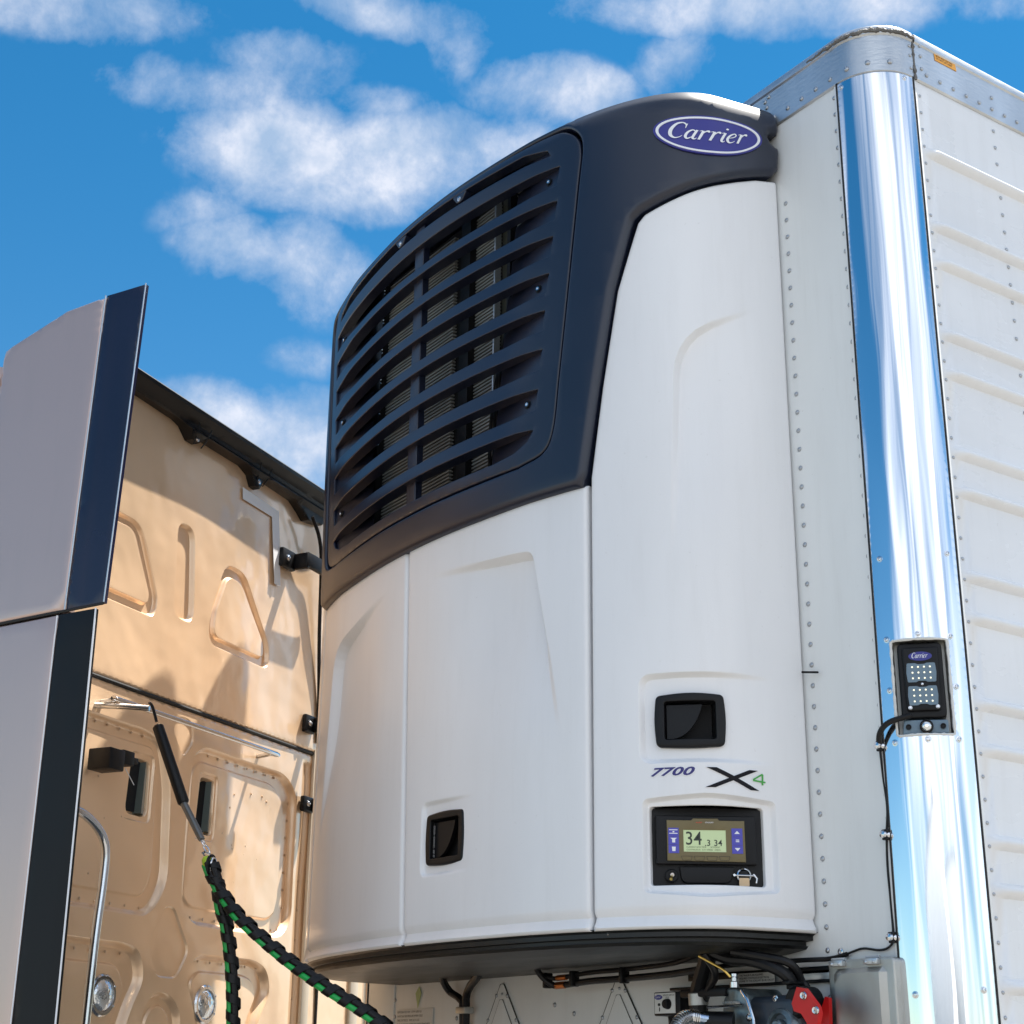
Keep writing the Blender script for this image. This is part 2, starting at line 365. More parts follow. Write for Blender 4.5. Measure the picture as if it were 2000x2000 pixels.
def grow(P, e):
    P = np.array(P, float); T = np.roll(P, -1, 0) - np.roll(P, 1, 0); T /= np.linalg.norm(T, axis=1)[:, None] + 1e-12
    a = np.sum(P[:, 0] * np.roll(P[:, 1], -1) - P[:, 1] * np.roll(P[:, 0], -1)); return (P - np.c_[-T[:, 1], T[:, 0]] * (e if a > 0 else -e)).tolist()
def patch(mb, outline, mapf, holes=(), h=.012, bh=.010, disp=None, edge_r=0.0, wall=0.0, hole_wall=None, hole_edge=None, mi=0, hz=None, feats=()):
    outs = [dens(outline, bh)] + [dens(H, bh) for H in holes]
    er = [edge_r] + [(hole_edge if hole_edge is not None else edge_r)] * len(holes)
    lo, hi = outs[0].min(0), outs[0].max(0); hz = hz or h
    gx, gz = np.meshgrid(np.arange(lo[0] + h / 2, hi[0], h), np.arange(lo[1] + hz / 2, hi[1], hz)); G = np.c_[gx.ravel(), gz.ravel()]
    if h < 90: G = G + (np.random.rand(*G.shape) - .5) * 1e-4
    keep = inside(G, outs[0])
    for H in outs[1:]: keep &= ~inside(G, H)
    G = G[keep]; D = np.full(len(G), 1e9)
    for P, e in zip(outs, er): D = np.where(distpoly(G, P) < max(e * 1.05, min(h, hz, .02) * .45), -1, D)
    G = G[D > 0]; rings = []
    for FP, fw in feats:                                       # rows of points along a pressed edge, so that its bevel is clean
        sd = sdf(G, np.array(FP)); G = G[(sd < -fw * .45) | (sd > fw * 1.45)]; Pf = dens(FP, .010)
        Tf = np.roll(Pf, -1, 0) - np.roll(Pf, 1, 0); Tf /= np.linalg.norm(Tf, axis=1)[:, None] + 1e-12
        ar_ = np.sum(Pf[:, 0] * np.roll(Pf[:, 1], -1) - Pf[:, 1] * np.roll(Pf[:, 0], -1)); Nf = np.c_[-Tf[:, 1], Tf[:, 0]] * (1 if ar_ > 0 else -1)
        for fr in (-.15, .05, .27, .5, .73, .95, 1.15):
            Qf = Pf + Nf * fw * fr; ok_ = inside(Qf, outs[0]) & (np.abs(sdf(Qf, np.array(FP)) - fw * fr) < fw * .12)
            for k2, P2 in enumerate(outs):
                dd_ = distpoly(Qf, P2); ok_ &= dd_ > max(er[k2] * 1.05, .002)
                if k2: ok_ &= ~inside(Qf, P2)
            rings.append(Qf[ok_])
    for k, (P, e) in enumerate(zip(outs, er)):
        if e <= 0: continue
        T = np.roll(P, -1, 0) - np.roll(P, 1, 0); T /= np.linalg.norm(T, axis=1)[:, None] + 1e-12
        area = np.sum(P[:, 0] * np.roll(P[:, 1], -1) - P[:, 1] * np.roll(P[:, 0], -1))
        N = np.c_[-T[:, 1], T[:, 0]] * (1 if area > 0 else -1) * (1 if k == 0 else -1)
        for fr in (.12, .35, .65, 1.0):
            Qr = P + N * e * fr; dd = distpoly(Qr, P)
            for k2, P2 in enumerate(outs):
                if k2 != k: dd = np.where(distpoly(Qr, P2) < er[k2] * 1.02, -1, dd)
            rings.append(Qr[dd > e * fr * .93])
    pts = np.vstack(outs + ([G] if len(G) else []) + rings); edges = []; b = 0
    for P in outs:
        n = len(P); edges += [(b + i, b + (i + 1) % n) for i in range(n)]; b += n
    nb = b
    r = delaunay_2d_cdt([Vector(p) for p in pts], edges, [], 0, 1e-6)
    V = np.array([tuple(v) for v in r[0]]); F = np.array([f for f in r[2] if len(f) == 3])
    C = V[F].mean(1); ok = inside(C, outs[0])
    for H in outs[1:]: ok &= ~inside(C, H)
    F = F[ok]; ar = np.cross(V[F[:, 1]] - V[F[:, 0]], V[F[:, 2]] - V[F[:, 0]]); F[ar < 0] = F[ar < 0][:, ::-1]; F = F[np.abs(ar) > 1e-12]
    dz = np.zeros(len(V)) if disp is None else np.asarray(disp(V), float)
    def drop(Q):
        o = np.zeros(len(Q))
        for P, e in zip(outs, er):
            if e > 0:
                x = np.clip(1 - distpoly(Q, P) / e, 0, 1); o = np.maximum(o, e * (1 - np.sqrt(np.maximum(0, 1 - x * x))))
        return o
    dz = dz - drop(V)
    mb.add([mapf(V[i, 0], V[i, 1], dz[i]) for i in range(len(V))], F.tolist(), mi)
    for k, P in enumerate(outs):
        wdepth = wall if k == 0 or hole_wall is None else hole_wall
        if wdepth <= 0: continue
        d0 = (np.zeros(len(P)) if disp is None else np.asarray(disp(P), float)) - drop(P)
        area = np.sum(P[:, 0] * np.roll(P[:, 1], -1) - P[:, 1] * np.roll(P[:, 0], -1)); n = len(P)
        vs = [mapf(P[i, 0], P[i, 1], d0[i]) for i in range(n)] + [mapf(P[i, 0], P[i, 1], min(d0[i], 0) - wdepth) for i in range(n)]
        ccw = (area > 0) == (k == 0)
        fs = [([i, n + i, n + (i + 1) % n, (i + 1) % n] if ccw else [i, (i + 1) % n, n + (i + 1) % n, n + i]) for i in range(n)]
        mb.add(vs, fs, mi)
    return mb

def text_flat(txt, size, mapf, s0, z0, d=.0015, shear=0.0, bold=0.0, align='LEFT', spacing=1.0, xscale=1.0, mb=None, mi=0, rot=0.0):
    cu = bpy.data.curves.new('t', 'FONT'); cu.body = txt; cu.size = size; cu.align_x = align; cu.shear = shear; cu.offset = bold; cu.space_character = spacing
    cu.resolution_u = 3
    o = bpy.data.objects.new('t', cu); COL.objects.link(o); bpy.context.view_layer.update()
    me = bpy.data.meshes.new_from_object(o.evaluated_get(bpy.context.evaluated_depsgraph_get()))
    mb = mb or MB(); c, s_ = math.cos(rot), math.sin(rot)
    mb.add([mapf(s0 + (v.co.x * xscale * c - v.co.y * s_), z0 + (v.co.x * xscale * s_ + v.co.y * c), d) for v in me.vertices], [list(p.vertices) for p in me.polygons], mi)
    bpy.data.objects.remove(o); bpy.data.curves.remove(cu); bpy.data.meshes.remove(me)
    return mb

# brush-drawn serif italic letters (x, y, stroke width)
GL = {
 'C': (.66, [[(.60, .58, .03), (.58, .74, .06), (.42, .84, .06), (.20, .74, .11), (.07, .42, .15), (.13, .13, .13), (.32, .00, .07), (.50, .06, .04), (.58, .16, .02)], [(.60, .56, .02), (.61, .80, .04)]]),
 'a': (.50, [[(.36, .42, .03), (.24, .49, .06), (.09, .36, .10), (.05, .14, .11), (.15, .01, .07), (.30, .12, .04)], [(.40, .50, .10), (.36, .28, .11), (.34, .08, .10), (.42, .01, .06), (.50, .08, .02)]]),
 'r': (.42, [[(.00, .46, .02), (.10, .49, .05)], [(.14, .49, .10), (.12, .25, .11), (.09, .00, .10)], [(.14, .30, .04), (.24, .46, .06), (.33, .48, .10), (.38, .42, .05)]]),
 'i': (.26, [[(.00, .46, .02), (.10, .49, .05)], [(.14, .49, .10), (.10, .25, .11), (.09, .06, .10), (.16, .00, .05), (.23, .07, .02)], [(.15, .66, .10), (.16, .70, .11), (.17, .74, .09)]]),
 'e': (.42, [[(.10, .24, .03), (.26, .30, .05), (.34, .40, .05), (.25, .49, .06), (.10, .38, .09), (.04, .18, .11), (.14, .01, .08), (.28, .03, .04), (.36, .12, .02)]]),
}
def brush(word, mapf, s0, z0, h, d, width=None, rot=0.0, shear=.28, mi=0):
    mb = MB(); x = 0; adv = sum(GL[c][0] for c in word); k = (width / adv) if width else h
    for ch in word:
        for st in GL[ch][1]:
            P = catmull([Vector((p[0], p[1], p[2])) for p in st], 5); L = []; Rr = []
            for i, p in enumerate(P):
                t = P[min(i + 1, len(P) - 1)] - P[max(i - 1, 0)]; t.z = 0; t.normalize(); n = Vector((-t.y, t.x)); w = max(p.z, .015) / 2
                L.append((p.x + n.x * w, p.y + n.y * w)); Rr.append((p.x - n.x * w, p.y - n.y * w))
            def m(q):
                a = (x + q[0] + shear * q[1] - adv / 2 - .1) * k; b = (q[1] - .25) * h
                return mapf(s0 + a * math.cos(rot) - b * math.sin(rot), z0 + a * math.sin(rot) + b * math.cos(rot), d)
            n_ = len(P); mb.add([m(q) for q in L] + [m(q) for q in Rr], [[i, n_ + i, n_ + i + 1, i + 1] for i in range(n_ - 1)], mi)
        x += GL[ch][0]
    return mb
def ellipse(cx, cz, a, b, n=40, rot=0.0):
    return [(cx + a * math.cos(t) * math.cos(rot) - b * math.sin(t) * math.sin(rot), cz + a * math.cos(t) * math.sin(rot) + b * math.sin(t) * math.cos(rot)) for t in [2 * math.pi * i / n for i in range(n)]]

# ------------------------------------------------------------------ surface maps
def FW(x, z, d=0.0): return Vector((x, -d, z))                # trailer nose, y = 0
def FX(x, z, d=0.0):                                          # a point standing d proud of the nose, measured against the wall behind it
    k = d / 2.65; return Vector((x + (3.54 - x) * k, -d, z + (1.56 - z) * k))
def FB(x, y, z): return tuple(FX(x, z, -y))
def near(xr, zr, d):
    dx, dz = (3.54 - xr) * d / 2.65, (1.56 - zr) * d / 2.65
    return lambda x, z, dd=0.0: FW(x + dx, z + dz, dd)
XS = 1.2906
def SW(y, z, d=0.0): return Vector((XS + d, y, z))            # trailer flank
RC = .128
def CP(q, z, d=0.0):                                          # rounded corner post
    L = RC * math.pi / 2
    if q < 0: return Vector((XS - RC + q, -d, z))
    if q > L: return Vector((XS + d, RC + (q - L), z))
    t = q / RC; return Vector((XS - RC + (RC + d) * math.sin(t), RC - (RC + d) * math.cos(t), z))
def CPL(q, z, d=0.0):
    v = CP(q, z, d); return Vector((-v.x, v.y, v.z))
def WRAP(q, z, d=0.0):                                        # nose, corner and flank in one run; q = 0 where the right corner begins
    L = RC * math.pi / 2; x0 = -(XS - RC) * 2
    if q < x0: return CPL(x0 - q, z, d)
    return CP(q, z, d)

Dv = Vector((-0.53059939, 0.84762273, 0)); Nv = Vector((0.84762273, 0.53059939, 0))
def CB(a, z, d=0.0):                                          # back wall of the cab
    return Vector((CAM.x, CAM.y, 0)) + Dv * a - Nv * (2.93 - d) + Vector((0, 0, z))
F0 = Vector((CAM.x, CAM.y, 0)) + Dv * 3.1606 - Nv * 2.4517
def FA(b, z, d=0.0):                                          # side of the cab and its fairing; b runs forward
    return F0 - Nv * b - Dv * d + Vector((0, 0, z))
def FAr(c, z, d=0.0): return FA(-c, z, d)

# plan of the refrigeration unit's front
U0 = -.09
HALF = [(0, .520), (.2, .513), (.46, .483), (.59, .457), (.703, .425), (.82, .373), (.916, .304), (.97, .225), (.993, .12), (1.004, .06), (1.012, 0)]
_q = [Vector((-HALF[1][0], HALF[1][1]))] + [Vector(p) for p in HALF] + [Vector(HALF[-1]) * 2 - Vector(HALF[-2])]
_h = []
for i in range(1, len(_q) - 2):
    a, b, c, d = _q[i - 1:i + 3]
    for k in range(12):
        t = k / 12; _h.append(.5 * ((2 * b) + (c - a) * t + (2 * a - 5 * b + 4 * c - d) * t * t + (3 * b - a - 3 * c + d) * t ** 3))
_h.append(Vector(HALF[-1]))
PL = np.array([(-p.x, p.y) for p in _h[:0:-1]] + [(p.x, p.y) for p in _h])
SL = np.r_[0, np.cumsum(np.hypot(*np.diff(PL, axis=0).T))]; SL -= SL[-1] / 2; SMAX = SL[-1]
TN = np.gradient(PL, axis=0); TN /= np.hypot(*TN.T)[:, None]
ZR, RR = 4.026, .045
def US(s, z, d=0.0):
    x, y = np.interp(s, SL, PL[:, 0]), np.interp(s, SL, PL[:, 1]); tx, ty = np.interp(s, SL, TN[:, 0]), np.interp(s, SL, TN[:, 1])
    n = math.hypot(tx, ty); nx, ny = -ty / n, tx / n          # outward: nx along x, ny along depth
    if z > ZR:
        t = min((z - ZR) / RR, math.pi / 2); d2 = -RR + (RR + d) * math.cos(t); z2 = ZR + (RR + d) * math.sin(t); d = d2; z = z2
    return Vector((U0 + x + nx * d, -(y + ny * d), z))
def frame(mapf, s, z, d=0.0):
    p = mapf(s, z, d); a = (mapf(s + .01, z, d) - mapf(s - .01, z, d)).normalized(); n = (mapf(s, z, d + .01) - p).normalized(); u = n.cross(a)
    return Matrix((( a.x, u.x, n.x, p.x), (a.y, u.y, n.y, p.y), (a.z, u.z, n.z, p.z), (0, 0, 0, 1)))
def nrm(mapf, s, z): return (mapf(s, z, .01) - mapf(s, z, 0)).normalized()

# ================================================================== SETTING
mb = MB(); mb.add([(-400, -400, 0), (400, -400, 0), (400, 400, 0), (-400, 400, 0)], [[0, 1, 2, 3]])
M_gr = mat('concrete_yard', (.17, .16, .145), .85, noise=(.8, .25, S1), bump=(20, .3, S1))
tag(mb.build('ground', M_gr), None, None, kind='structure')

# ================================================================== TRAILER
trailer = thing('refrigerated_trailer', 'white riveted box trailer with a polished steel corner post, behind the refrigeration unit', 'trailer', (0, 0, 0))
TL = 14.6
ZC = 4.036     # lower edge of the top cap
# nose wall
mb = MB()
mb.add([FW(-XS + RC, .95, 0), FW(XS - RC, .95, 0), FW(XS - RC, 4.12, 0), FW(-XS + RC, 4.12, 0)], [[0, 1, 2, 3]])
wallf = mb.build('front_wall', M_trwhite, trailer)
mb = MB()
z = 4.003
while z > 1.0:
    mb.rivet(FW(1.143 + (4.0 - z) * .004, z), (0, -1, 0), .0065); mb.rivet(FW(-1.143, z), (0, -1, 0), .0065)
    z -= .0512
z = 3.78
while z > 1.0:
    mb.rivet(FW(.940 + .004, z), (0, -1, 0), .0065); mb.rivet(FW(-.985, z), (0, -1, 0), .0065); z -= .0512
mb.build('rivet_row', M_rivet, wallf)
# vertical lap strips of the nose
mb = MB()
mb.box((-1.07, -.0025, 2.5), (.165, .005, 3.0), bev=.0015); mb.build('lap_strip', M_trwhite, wallf)
mb = MB(); mb.box((1.155, -.002, 2.5), (.012, .008, 3.06), bev=.001); mb.build('lap_strip', M_trwhite, wallf)
# body: flank right, left, roof, back
mb = MB(); L = RC * math.pi / 2
RIBS = [3.821, 3.604, 3.498, 3.297, 3.191, 2.981, 2.881, 2.669, 2.568, 2.365, 2.26, 2.055, 1.951, 1.749, 1.645, 1.44, 1.335]
zs = [.95]; ds = [0]
for zr in sorted(RIBS):
    for k in range(11):
        t = k / 10; zs.append(zr - .0165 + .033 * t); ds.append(.020 * (math.sin(math.pi * t) ** .9))
zs.append(4.12); ds.append(0)
ys = [RC, .158, .176, .20] + [TL]
vs = []
for j, y in enumerate(ys):
    fr = [0, 0, .55, 1, 1][j]
    vs += [SW(y, z, d * fr) for z, d in zip(zs, ds)]
n = len(zs); fs = [[i * n + k, (i + 1) * n + k, (i + 1) * n + k + 1, i * n + k + 1] for i in range(len(ys) - 1) for k in range(n - 1)]
mb.add(vs, fs)
flank = mb.build('side_wall', M_side, trailer, angle=50)
mb = MB()
for yc in (.456, 1.07, 1.68, 2.3):
    z = 3.996
    while z > 1.3:
        if min(abs(z - r) for r in RIBS) > .022: mb.rivet(SW(yc, z), (1, 0, 0), .0058)
        z -= .0524
z = 3.99
while z > 1.3:
    mb.rivet(SW(.162, z), (1, 0, 0), .0048); z -= .0512
mb.build('rivet_row', M_rivet, flank)
mb = MB(); mb.box((XS + .002, .137, 2.5), (.006, .022, 3.08), bev=.002); mb.build('corner_flange', M_trwhite, trailer)
mb = MB()
mb.add([(-XS, RC, .95), (-XS, TL, .95), (-XS, TL, 4.12), (-XS, RC, 4.12)], [[0, 3, 2, 1]])
mb.add([(-XS, TL, .95), (XS, TL, .95), (XS, TL, 4.12), (-XS, TL, 4.12)], [[0, 3, 2, 1]])
mb.build('far_wall', M_side, trailer)
qs = [-(XS - RC) * 2 - L - TL + RC] + list(np.linspace(-(XS - RC) * 2 - L, -(XS - RC) * 2, 10)) + list(np.linspace(0, L, 14)) + [L + TL - RC]
rim = [WRAP(q, 4.168, .004) for q in qs]
mb = MB(); mb.add([p + Vector((0, 0, .006)) for p in rim], [list(range(len(rim)))[::1]]); mb.build('roof', M_alu, trailer)
mb = MB(); mb.add([WRAP(q, .95, 0) for q in qs], [list(range(len(qs)))[::-1]]); mb.build('floor_pan', M_black, trailer)
# aluminium cap rail round the top: profile swept along the run
prof = [(ZC - .004, .001), (ZC, .0065), (4.146, .0065), (4.150, .011), (4.166, .012), (4.174, .008), (4.176, -.02)]
def cap(q0, q1, name, label=None):
    qq = [q for q in qs if q0 < q < q1]; qq = [q0] + qq + [q1]; m = MB(); k = len(prof)
    m.add([WRAP(q, z, d) for q in qq for z, d in prof], [[i * k + j, (i + 1) * k + j, (i + 1) * k + j + 1, i * k + j + 1] for i in range(len(qq) - 1) for j in range(k - 1)])
    return m.build(name, M_alu, trailer, label)
fr_cap = cap(qs[0], L + .012, 'top_rail')
sd_cap = cap(L + .020, qs[-1], 'top_rail')
mb = MB()
for x in np.arange(.978 - .053 * 3, 1.15, .0531): mb.rivet(FW(x, 4.061, .0065), (0, -1, 0), .007)
for q, z in ((-.21, 4.128), (-.195, 4.137), (-.205, 4.107)): mb.rivet(WRAP(q - .06, z, .0065), (0, -1, 0), .007)
for q in (.03, .085, .14): mb.rivet(WRAP(q, 4.062, .0065), nrm(WRAP, q, 4.06), .0075)
for z in (4.06, 4.10, 4.13): mb.rivet(WRAP(L + .002, z, .0065), (1, 0, 0), .005)
mb.build('rivet_row', M_rivet, fr_cap)
mb = MB()
for y in np.arange(.19, 3.5, .0525): mb.rivet(SW(y, 4.062, .0065), (1, 0, 0), .0065)
for y in (.172,): 
    for z in (4.148, 4.115, 4.075): mb.rivet(SW(y, z, .0065), (1, 0, 0), .006)
for y in (.456, 1.07, 1.68): mb.rivet(SW(y, 4.10, .0065), (1, 0, 0), .0065)
mb.build('rivet_row', M_rivet, sd_cap)
# sealant beads: irregular worm along the cap's lip at the corner and down its joint
mb = MB(); pts = []; rad = []
for q in np.arange(-.10, L + .02, .006): pts.append(WRAP(q, 4.1575 + random.uniform(-.0025, .0025), .011)); rad.append(random.uniform(.0035, .0085) * (1 if q > -.04 else .6))
mb.tube(pts, rad, 7)
pts = []; rad = []
for z in np.arange(4.03, 4.165, .006): pts.append(WRAP(L + .0155, z, .006 + random.uniform(-.001, .001))); rad.append(random.uniform(.003, .0065))
mb.tube(pts, rad, 7); mb.build('sealant_bead', M_seal, trailer)
# orange warning sticker
mb = MB(); mb.prism([(.229, 4.1265), (.315, 4.1265), (.311, 4.1565), (.227, 4.1565)], .0008, SW, .0070)
st = mb.build('warning_sticker', M_orange, trailer)
mb = MB()
for i, t in enumerate(("KEEP CLEAR OF ROOF", "BOW AND CAP RAIL", "DO NOT LIFT HERE")): text_flat(t, .0078, SW, .2335, 4.1475 - i * .0078, .0084, mb=mb, xscale=.92)
mb.build('lettering', M_ink, st)

# polished corner post with a window for the lamp
CUT = rrect(.033, 2.283, .158, 2.503, .006, 3)
mb = MB()
patch(mb, [(-.001, 1.0), (L + .003, 1.0), (L + .003, ZC - .006), (-.001, ZC - .006)], lambda q, z, d=0: CP(q, z, d + .006), [CUT], h=.0085, hz=.022, bh=.011, wall=.006, hole_wall=.004)
post = mb.build('corner_post', M_chrome, trailer, angle=60)
mb = MB(); mb.add([CPL(q, z, .006) for q in np.linspace(0, L, 12) for z in (1.0, ZC)], [[2 * i, 2 * i + 1, 2 * i + 3, 2 * i + 2] for i in range(11)]); mb.build('corner_post', M_chrome, trailer)
for (q, z) in [(.024, 2.509), (.095, 2.514), (.167, 2.510), (.0225, 2.390), (.171, 2.393), (.026, 2.270), (.098, 2.272), (.166, 2.273), (.021, 2.705), (.178, 2.710), (.009, 4.016), (.178, 4.020), (.03, 1.73), (.172, 1.74)]:
    m = MB(); m.screw(CP(q, z, .006), nrm(CP, q, z), .0052); m.build('screw', M_steel, post)
mb = MB()   # narrow seams beside the post
mb.box((XS - RC - .004, -.005, 2.52), (.004, .006, 3.03)); mb.box((XS + .005, RC + .007, 2.52), (.006, .004, 3.03)); mb.build('seam_strip', M_gasket, trailer)
# lamp housing recessed in the post
lamp_o = frame(CP, .0955, 2.393, 0)
def LF(x, z, d=0.0): return lamp_o @ Vector((x, z, d))
mb = MB()
cx0, cx1, cz0, cz1 = -.056, .056, -.109, .109
ring = [CP(p[0], p[1], .004) for p in dens(CUT, .012)]; n = len(ring)
inner = []
for p in dens(CUT, .012): inner.append(LF(np.clip((p[0] - .0955) * .98, cx0, cx1), np.clip(p[1] - 2.393, cz0, cz1), -.040))
mb.add(ring + inner, [[i, (i + 1) % n, n + (i + 1) % n, n + i] for i in range(n)]); mb.add([p for p in inner], [list(range(n))])
hous = mb.build('lamp_recess', M_alu2, trailer)
mb = MB(); pts = [CP(p[0], p[1], .005) for p in dens(CUT, .007)]; pts.append(pts[0]); mb.tube(pts, [random.uniform(.0022, .0042) for _ in pts], 6); mb.build('rough_edge_seal', M_paper, hous)
mb = MB(); patch(mb, roundpoly([(-.049, -.070), (.049, -.070), (.049, .104), (-.049, .104)], .012), LF, h=.02, edge_r=.004, wall=.030, disp=lambda V: V[:, 0] * 0 - .008)
lampb = mb.build('led_lamp', M_black, trailer, 'black rectangular lamp with two grey lens fields and an oval badge')
mb = MB(); patch(mb, roundpoly([(-.037, -.055), (.037, -.055), (.040, .092), (-.040, .092)], .008), LF, h=.02, edge_r=.004, wall=.008, disp=lambda V: V[:, 0] * 0 + .001); mb.build('lamp_face', M_black, lampb)
def lens(z0, nm):
    P = [(-.031, z0 - .022), (-.012, z0 - .022), (-.008, z0 - .019), (.008, z0 - .019), (.012, z0 - .022), (.031, z0 - .022), (.033, z0 + .0), (.031, z0 + .022), (.012, z0 + .022), (.008, z0 + .0195), (-.008, z0 + .0195), (-.012, z0 + .022), (-.031, z0 + .022), (-.033, z0)]
    m = MB(); m.prism(roundpoly(P, .003, 2), .002, LF, .0008); o = m.build('lens', M_lampgrey, lampb)
    for i in range(4):
        for j in range(3):
            m = MB(); m.lathe([(.0021, 0), (.0018, .0012), (0, .0016)], LF(-.0195 + i * .013, z0 - .013 + j * .0130, .0028), lamp_o.to_3x3() @ Vector((0, 0, 1)), 10); m.build('led', M_led, lampb)
lens(.032, 'u'); lens(-.021, 'l')
mb = MB(); mb.prism(ellipse(0, .070, .026, .0105), .0012, LF, .001); ob = mb.build('oval_badge', M_blue, lampb)
brush('Carrier', LF, -.001, .0695, .0145, .0026, width=.035).build('lettering', M_white, lampb)
nz = lamp_o.to_3x3() @ Vector((0, 0, 1))
for x, z, r in ((0, .0055, .0026), (-.030, -.048, .004), (.030, -.047, .004)):
    mb = MB(); mb.lathe([(r * 1.1, 0), (r * 1.1, .001), (r * .8, .0012), (r * .6, .0025), (0, .0025)], LF(x, z, .001), nz, 12); mb.build('screw', M_steel, lampb)
# small puck lamp below
mb = MB(); patch(mb, roundpoly([(-.050, -.107), (.050, -.107), (.050, -.076), (-.046, -.074)], .004), LF, h=.02, edge_r=.003, wall=.02, disp=lambda V: V[:, 0] * 0 - .004)
mk = mb.build('marker_lamp', M_lampgrey, trailer, 'small grey marker lamp with a round glass lens')
mb = MB(); mb.lathe([(.015, -.004), (.015, .004), (.0125, .0055), (.0125, .002), (.006, .001)], LF(.002, -.091, 0), nz, 24); mb.build('lamp_ring', M_black, mk)
mb = MB(); mb.lathe([(.012, .002), (.010, .005), (.005, .0075), (0, .008)], LF(.002, -.091, 0), nz, 18); mb.build('glass', M_glass, mk)
mb = MB(); mb.lathe([(.0032, .008), (0, .0095)], LF(.002, -.091, 0), nz, 10); mb.build('led_dot', M_led, mk)
for x in (-.037, .038):
    mb = MB(); mb.lathe([(.0062, -.003), (.0062, .001), (.0045, .001), (.0035, -.001), (0, -.001)], LF(x, -.091, 0), nz, 14); mb.build('bolt', M_black, mk)

# lamp cord down the nose wall
cord = [LF(-.03, -.066, .004), CP(.025, 2.315, .020), CP(.004, 2.295, .024), FW(1.152, 2.268, .015)]
mb = MB(); mb.tube(cord, .0065, 10, smooth=6)
c1 = mb.build('lamp_cord', M_rubber, trailer)
cpts = [FW(1.152, 2.268, .012), FW(1.1505, 2.20, .006), FW(1.156, 2.13, .006), FW(1.151, 2.072, .008), FW(1.145, 2.005, .006), FW(1.147, 1.925, .006), FW(1.149, 1.852, .008), FW(1.135, 1.832, .006), FW(1.105, 1.826, .006), FW(1.06, 1.832, .006), FW(1.03, 1.828, .006), FW(1.007, 1.821, .01)]
mb = MB(); mb.tube(cpts, .0026, 8, smooth=6); mb.build('thin_cord', M_rubber, c1)
mb = MB(); mb.tube([FW(1.012, 1.822, .01), FW(.96, 1.815, .01), FW(.90, 1.814, .03), FW(.78, 1.812, .06), FW(.6, 1.806, .09)], .0055, 8, smooth=5); mb.build('cord_sleeve', M_rubber, c1)
for x, z in ((1.152, 2.268), (1.151, 2.070), (1.149, 1.850)):
    mb = MB(); mb.lathe([(.0095, 0), (.0095, .008), (.006, .012), (.006, .016), (.0085, .018), (.0075, .024), (0, .026)], FW(x, z), (0, -1, 0), 14); mb.build('cord_clamp', M_steel, c1)
    mb = MB(); mb.box((x, -.008, z + .008), (.016, .018, .007), bev=.002); mb.build('clamp_band', M_rubber, c1)
    mb = MB(); mb.box((x, -.008, z - .009), (.014, .018, .006), bev=.002); mb.build('clamp_band', M_rubber, c1)
mb = MB(); mb.lathe([(.008, 0), (.008, .003), (.0045, .004), (.004, .001), (0, .001)], FW(.985, 1.829), (0, -1, 0), 14); mb.build('screw', M_steel, wallf)
mb = MB(); mb.tube([FW(.93, 2.482, .02), FW(.975, 2.474, .012)], .0028, 6); mb.build('cable_tie_end', M_black, wallf)

# lower nose: access plates, box, switch, strips
mb = MB()
for xc, zt in ((-.361, 1.812), (.188, 1.808)):
    P = roundpoly([(xc - .30, 1.36), (xc + .32, 1.36), (xc + .004, zt), (xc - .012, zt)], [.02, .02, .012, .012])
    patch(mb, P, FW, h=.2, edge_r=.003, wall=.004, disp=lambda V: V[:, 0] * 0 + .006)
    P2 = roundpoly([(xc - .24, 1.39), (xc + .26, 1.39), (xc + .004, zt - .045), (xc - .010, zt - .045)], .01)
    patch(mb, P2, FW, h=.2, edge_r=.002, wall=.003, disp=lambda V: V[:, 0] * 0 + .0095)
ap = mb.build('access_plate', M_trwhite, wallf)
for xc, zt in ((-.361, 1.812), (.188, 1.808)):
    m = MB(); m.tube([FW(xc - .30, 1.36, .004), FW(xc - .013, zt - .003, .004), FW(xc + .005, zt - .003, .004), FW(xc + .32, 1.36, .004)], .0022, 6); m.build('plate_gasket', M_gasket, ap)
    m = MB(); m.tube([FW(xc - .24, 1.39, .008), FW(xc - .010, zt - .046, .008), FW(xc + .004, zt - .046, .008), FW(xc + .26, 1.39, .008)], .0014, 6); m.build('plate_gasket', M_seal, ap)
mb = MB()
for xc, zt in ((-.361, 1.812), (.188, 1.808)):
    for k in range(7):
        t = .08 + k * .15
        mb.rivet(FW(xc - .008 - .285 * t, zt - .45 * t + .002, .0065), (0, -1, 0), .0058); mb.rivet(FW(xc + .004 + .31 * t - .004, zt - .45 * t, .0065), (0, -1, 0), .0058)
    mb.rivet(FW(xc + .003, zt - .03, .01), (0, -1, 0), .004)
for x, z in ((-.615, 1.72), (-.02, 1.72), (-.11, 1.745)): mb.rivet(FW(x, z), (0, -1, 0), .007)
mb.build('rivet_row', M_rivet, wallf)
mb = MB(); mb.box((.74, -.004, 1.793), (.55, .006, .016), bev=.001); mb.box((.70, -.007, 1.768), (.60, .012, .007), bev=.001)
mb.build('black_strip', M_black, wallf)
mb = MB(); mb.box((.86, -.003, 1.782), (.26, .008, .022), bev=.001); mb.build('metal_strip', M_alu, wallf)
mb = MB(); mb.prism([(.655, 1.7705), (.779, 1.7695), (.779, 1.7945), (.655, 1.7955)], .001, FW, .0105)
pl = mb.build('notice_label', M_paper, wallf)
mb = MB()
for i, t in enumerate(("THIS TRAILER IS ABS EQUIPPED.", "REQUIRES CONTINUOUS ELECTRICAL", "POWER TO THE AUXILIARY (BLUE) CIRCUIT")):
    text_flat(t, .0060, FW, .659, 1.7882 - i * .0066, .0120, mb=mb, xscale=1.0, bold=.0001)
mb.build('lettering', M_ink, pl)
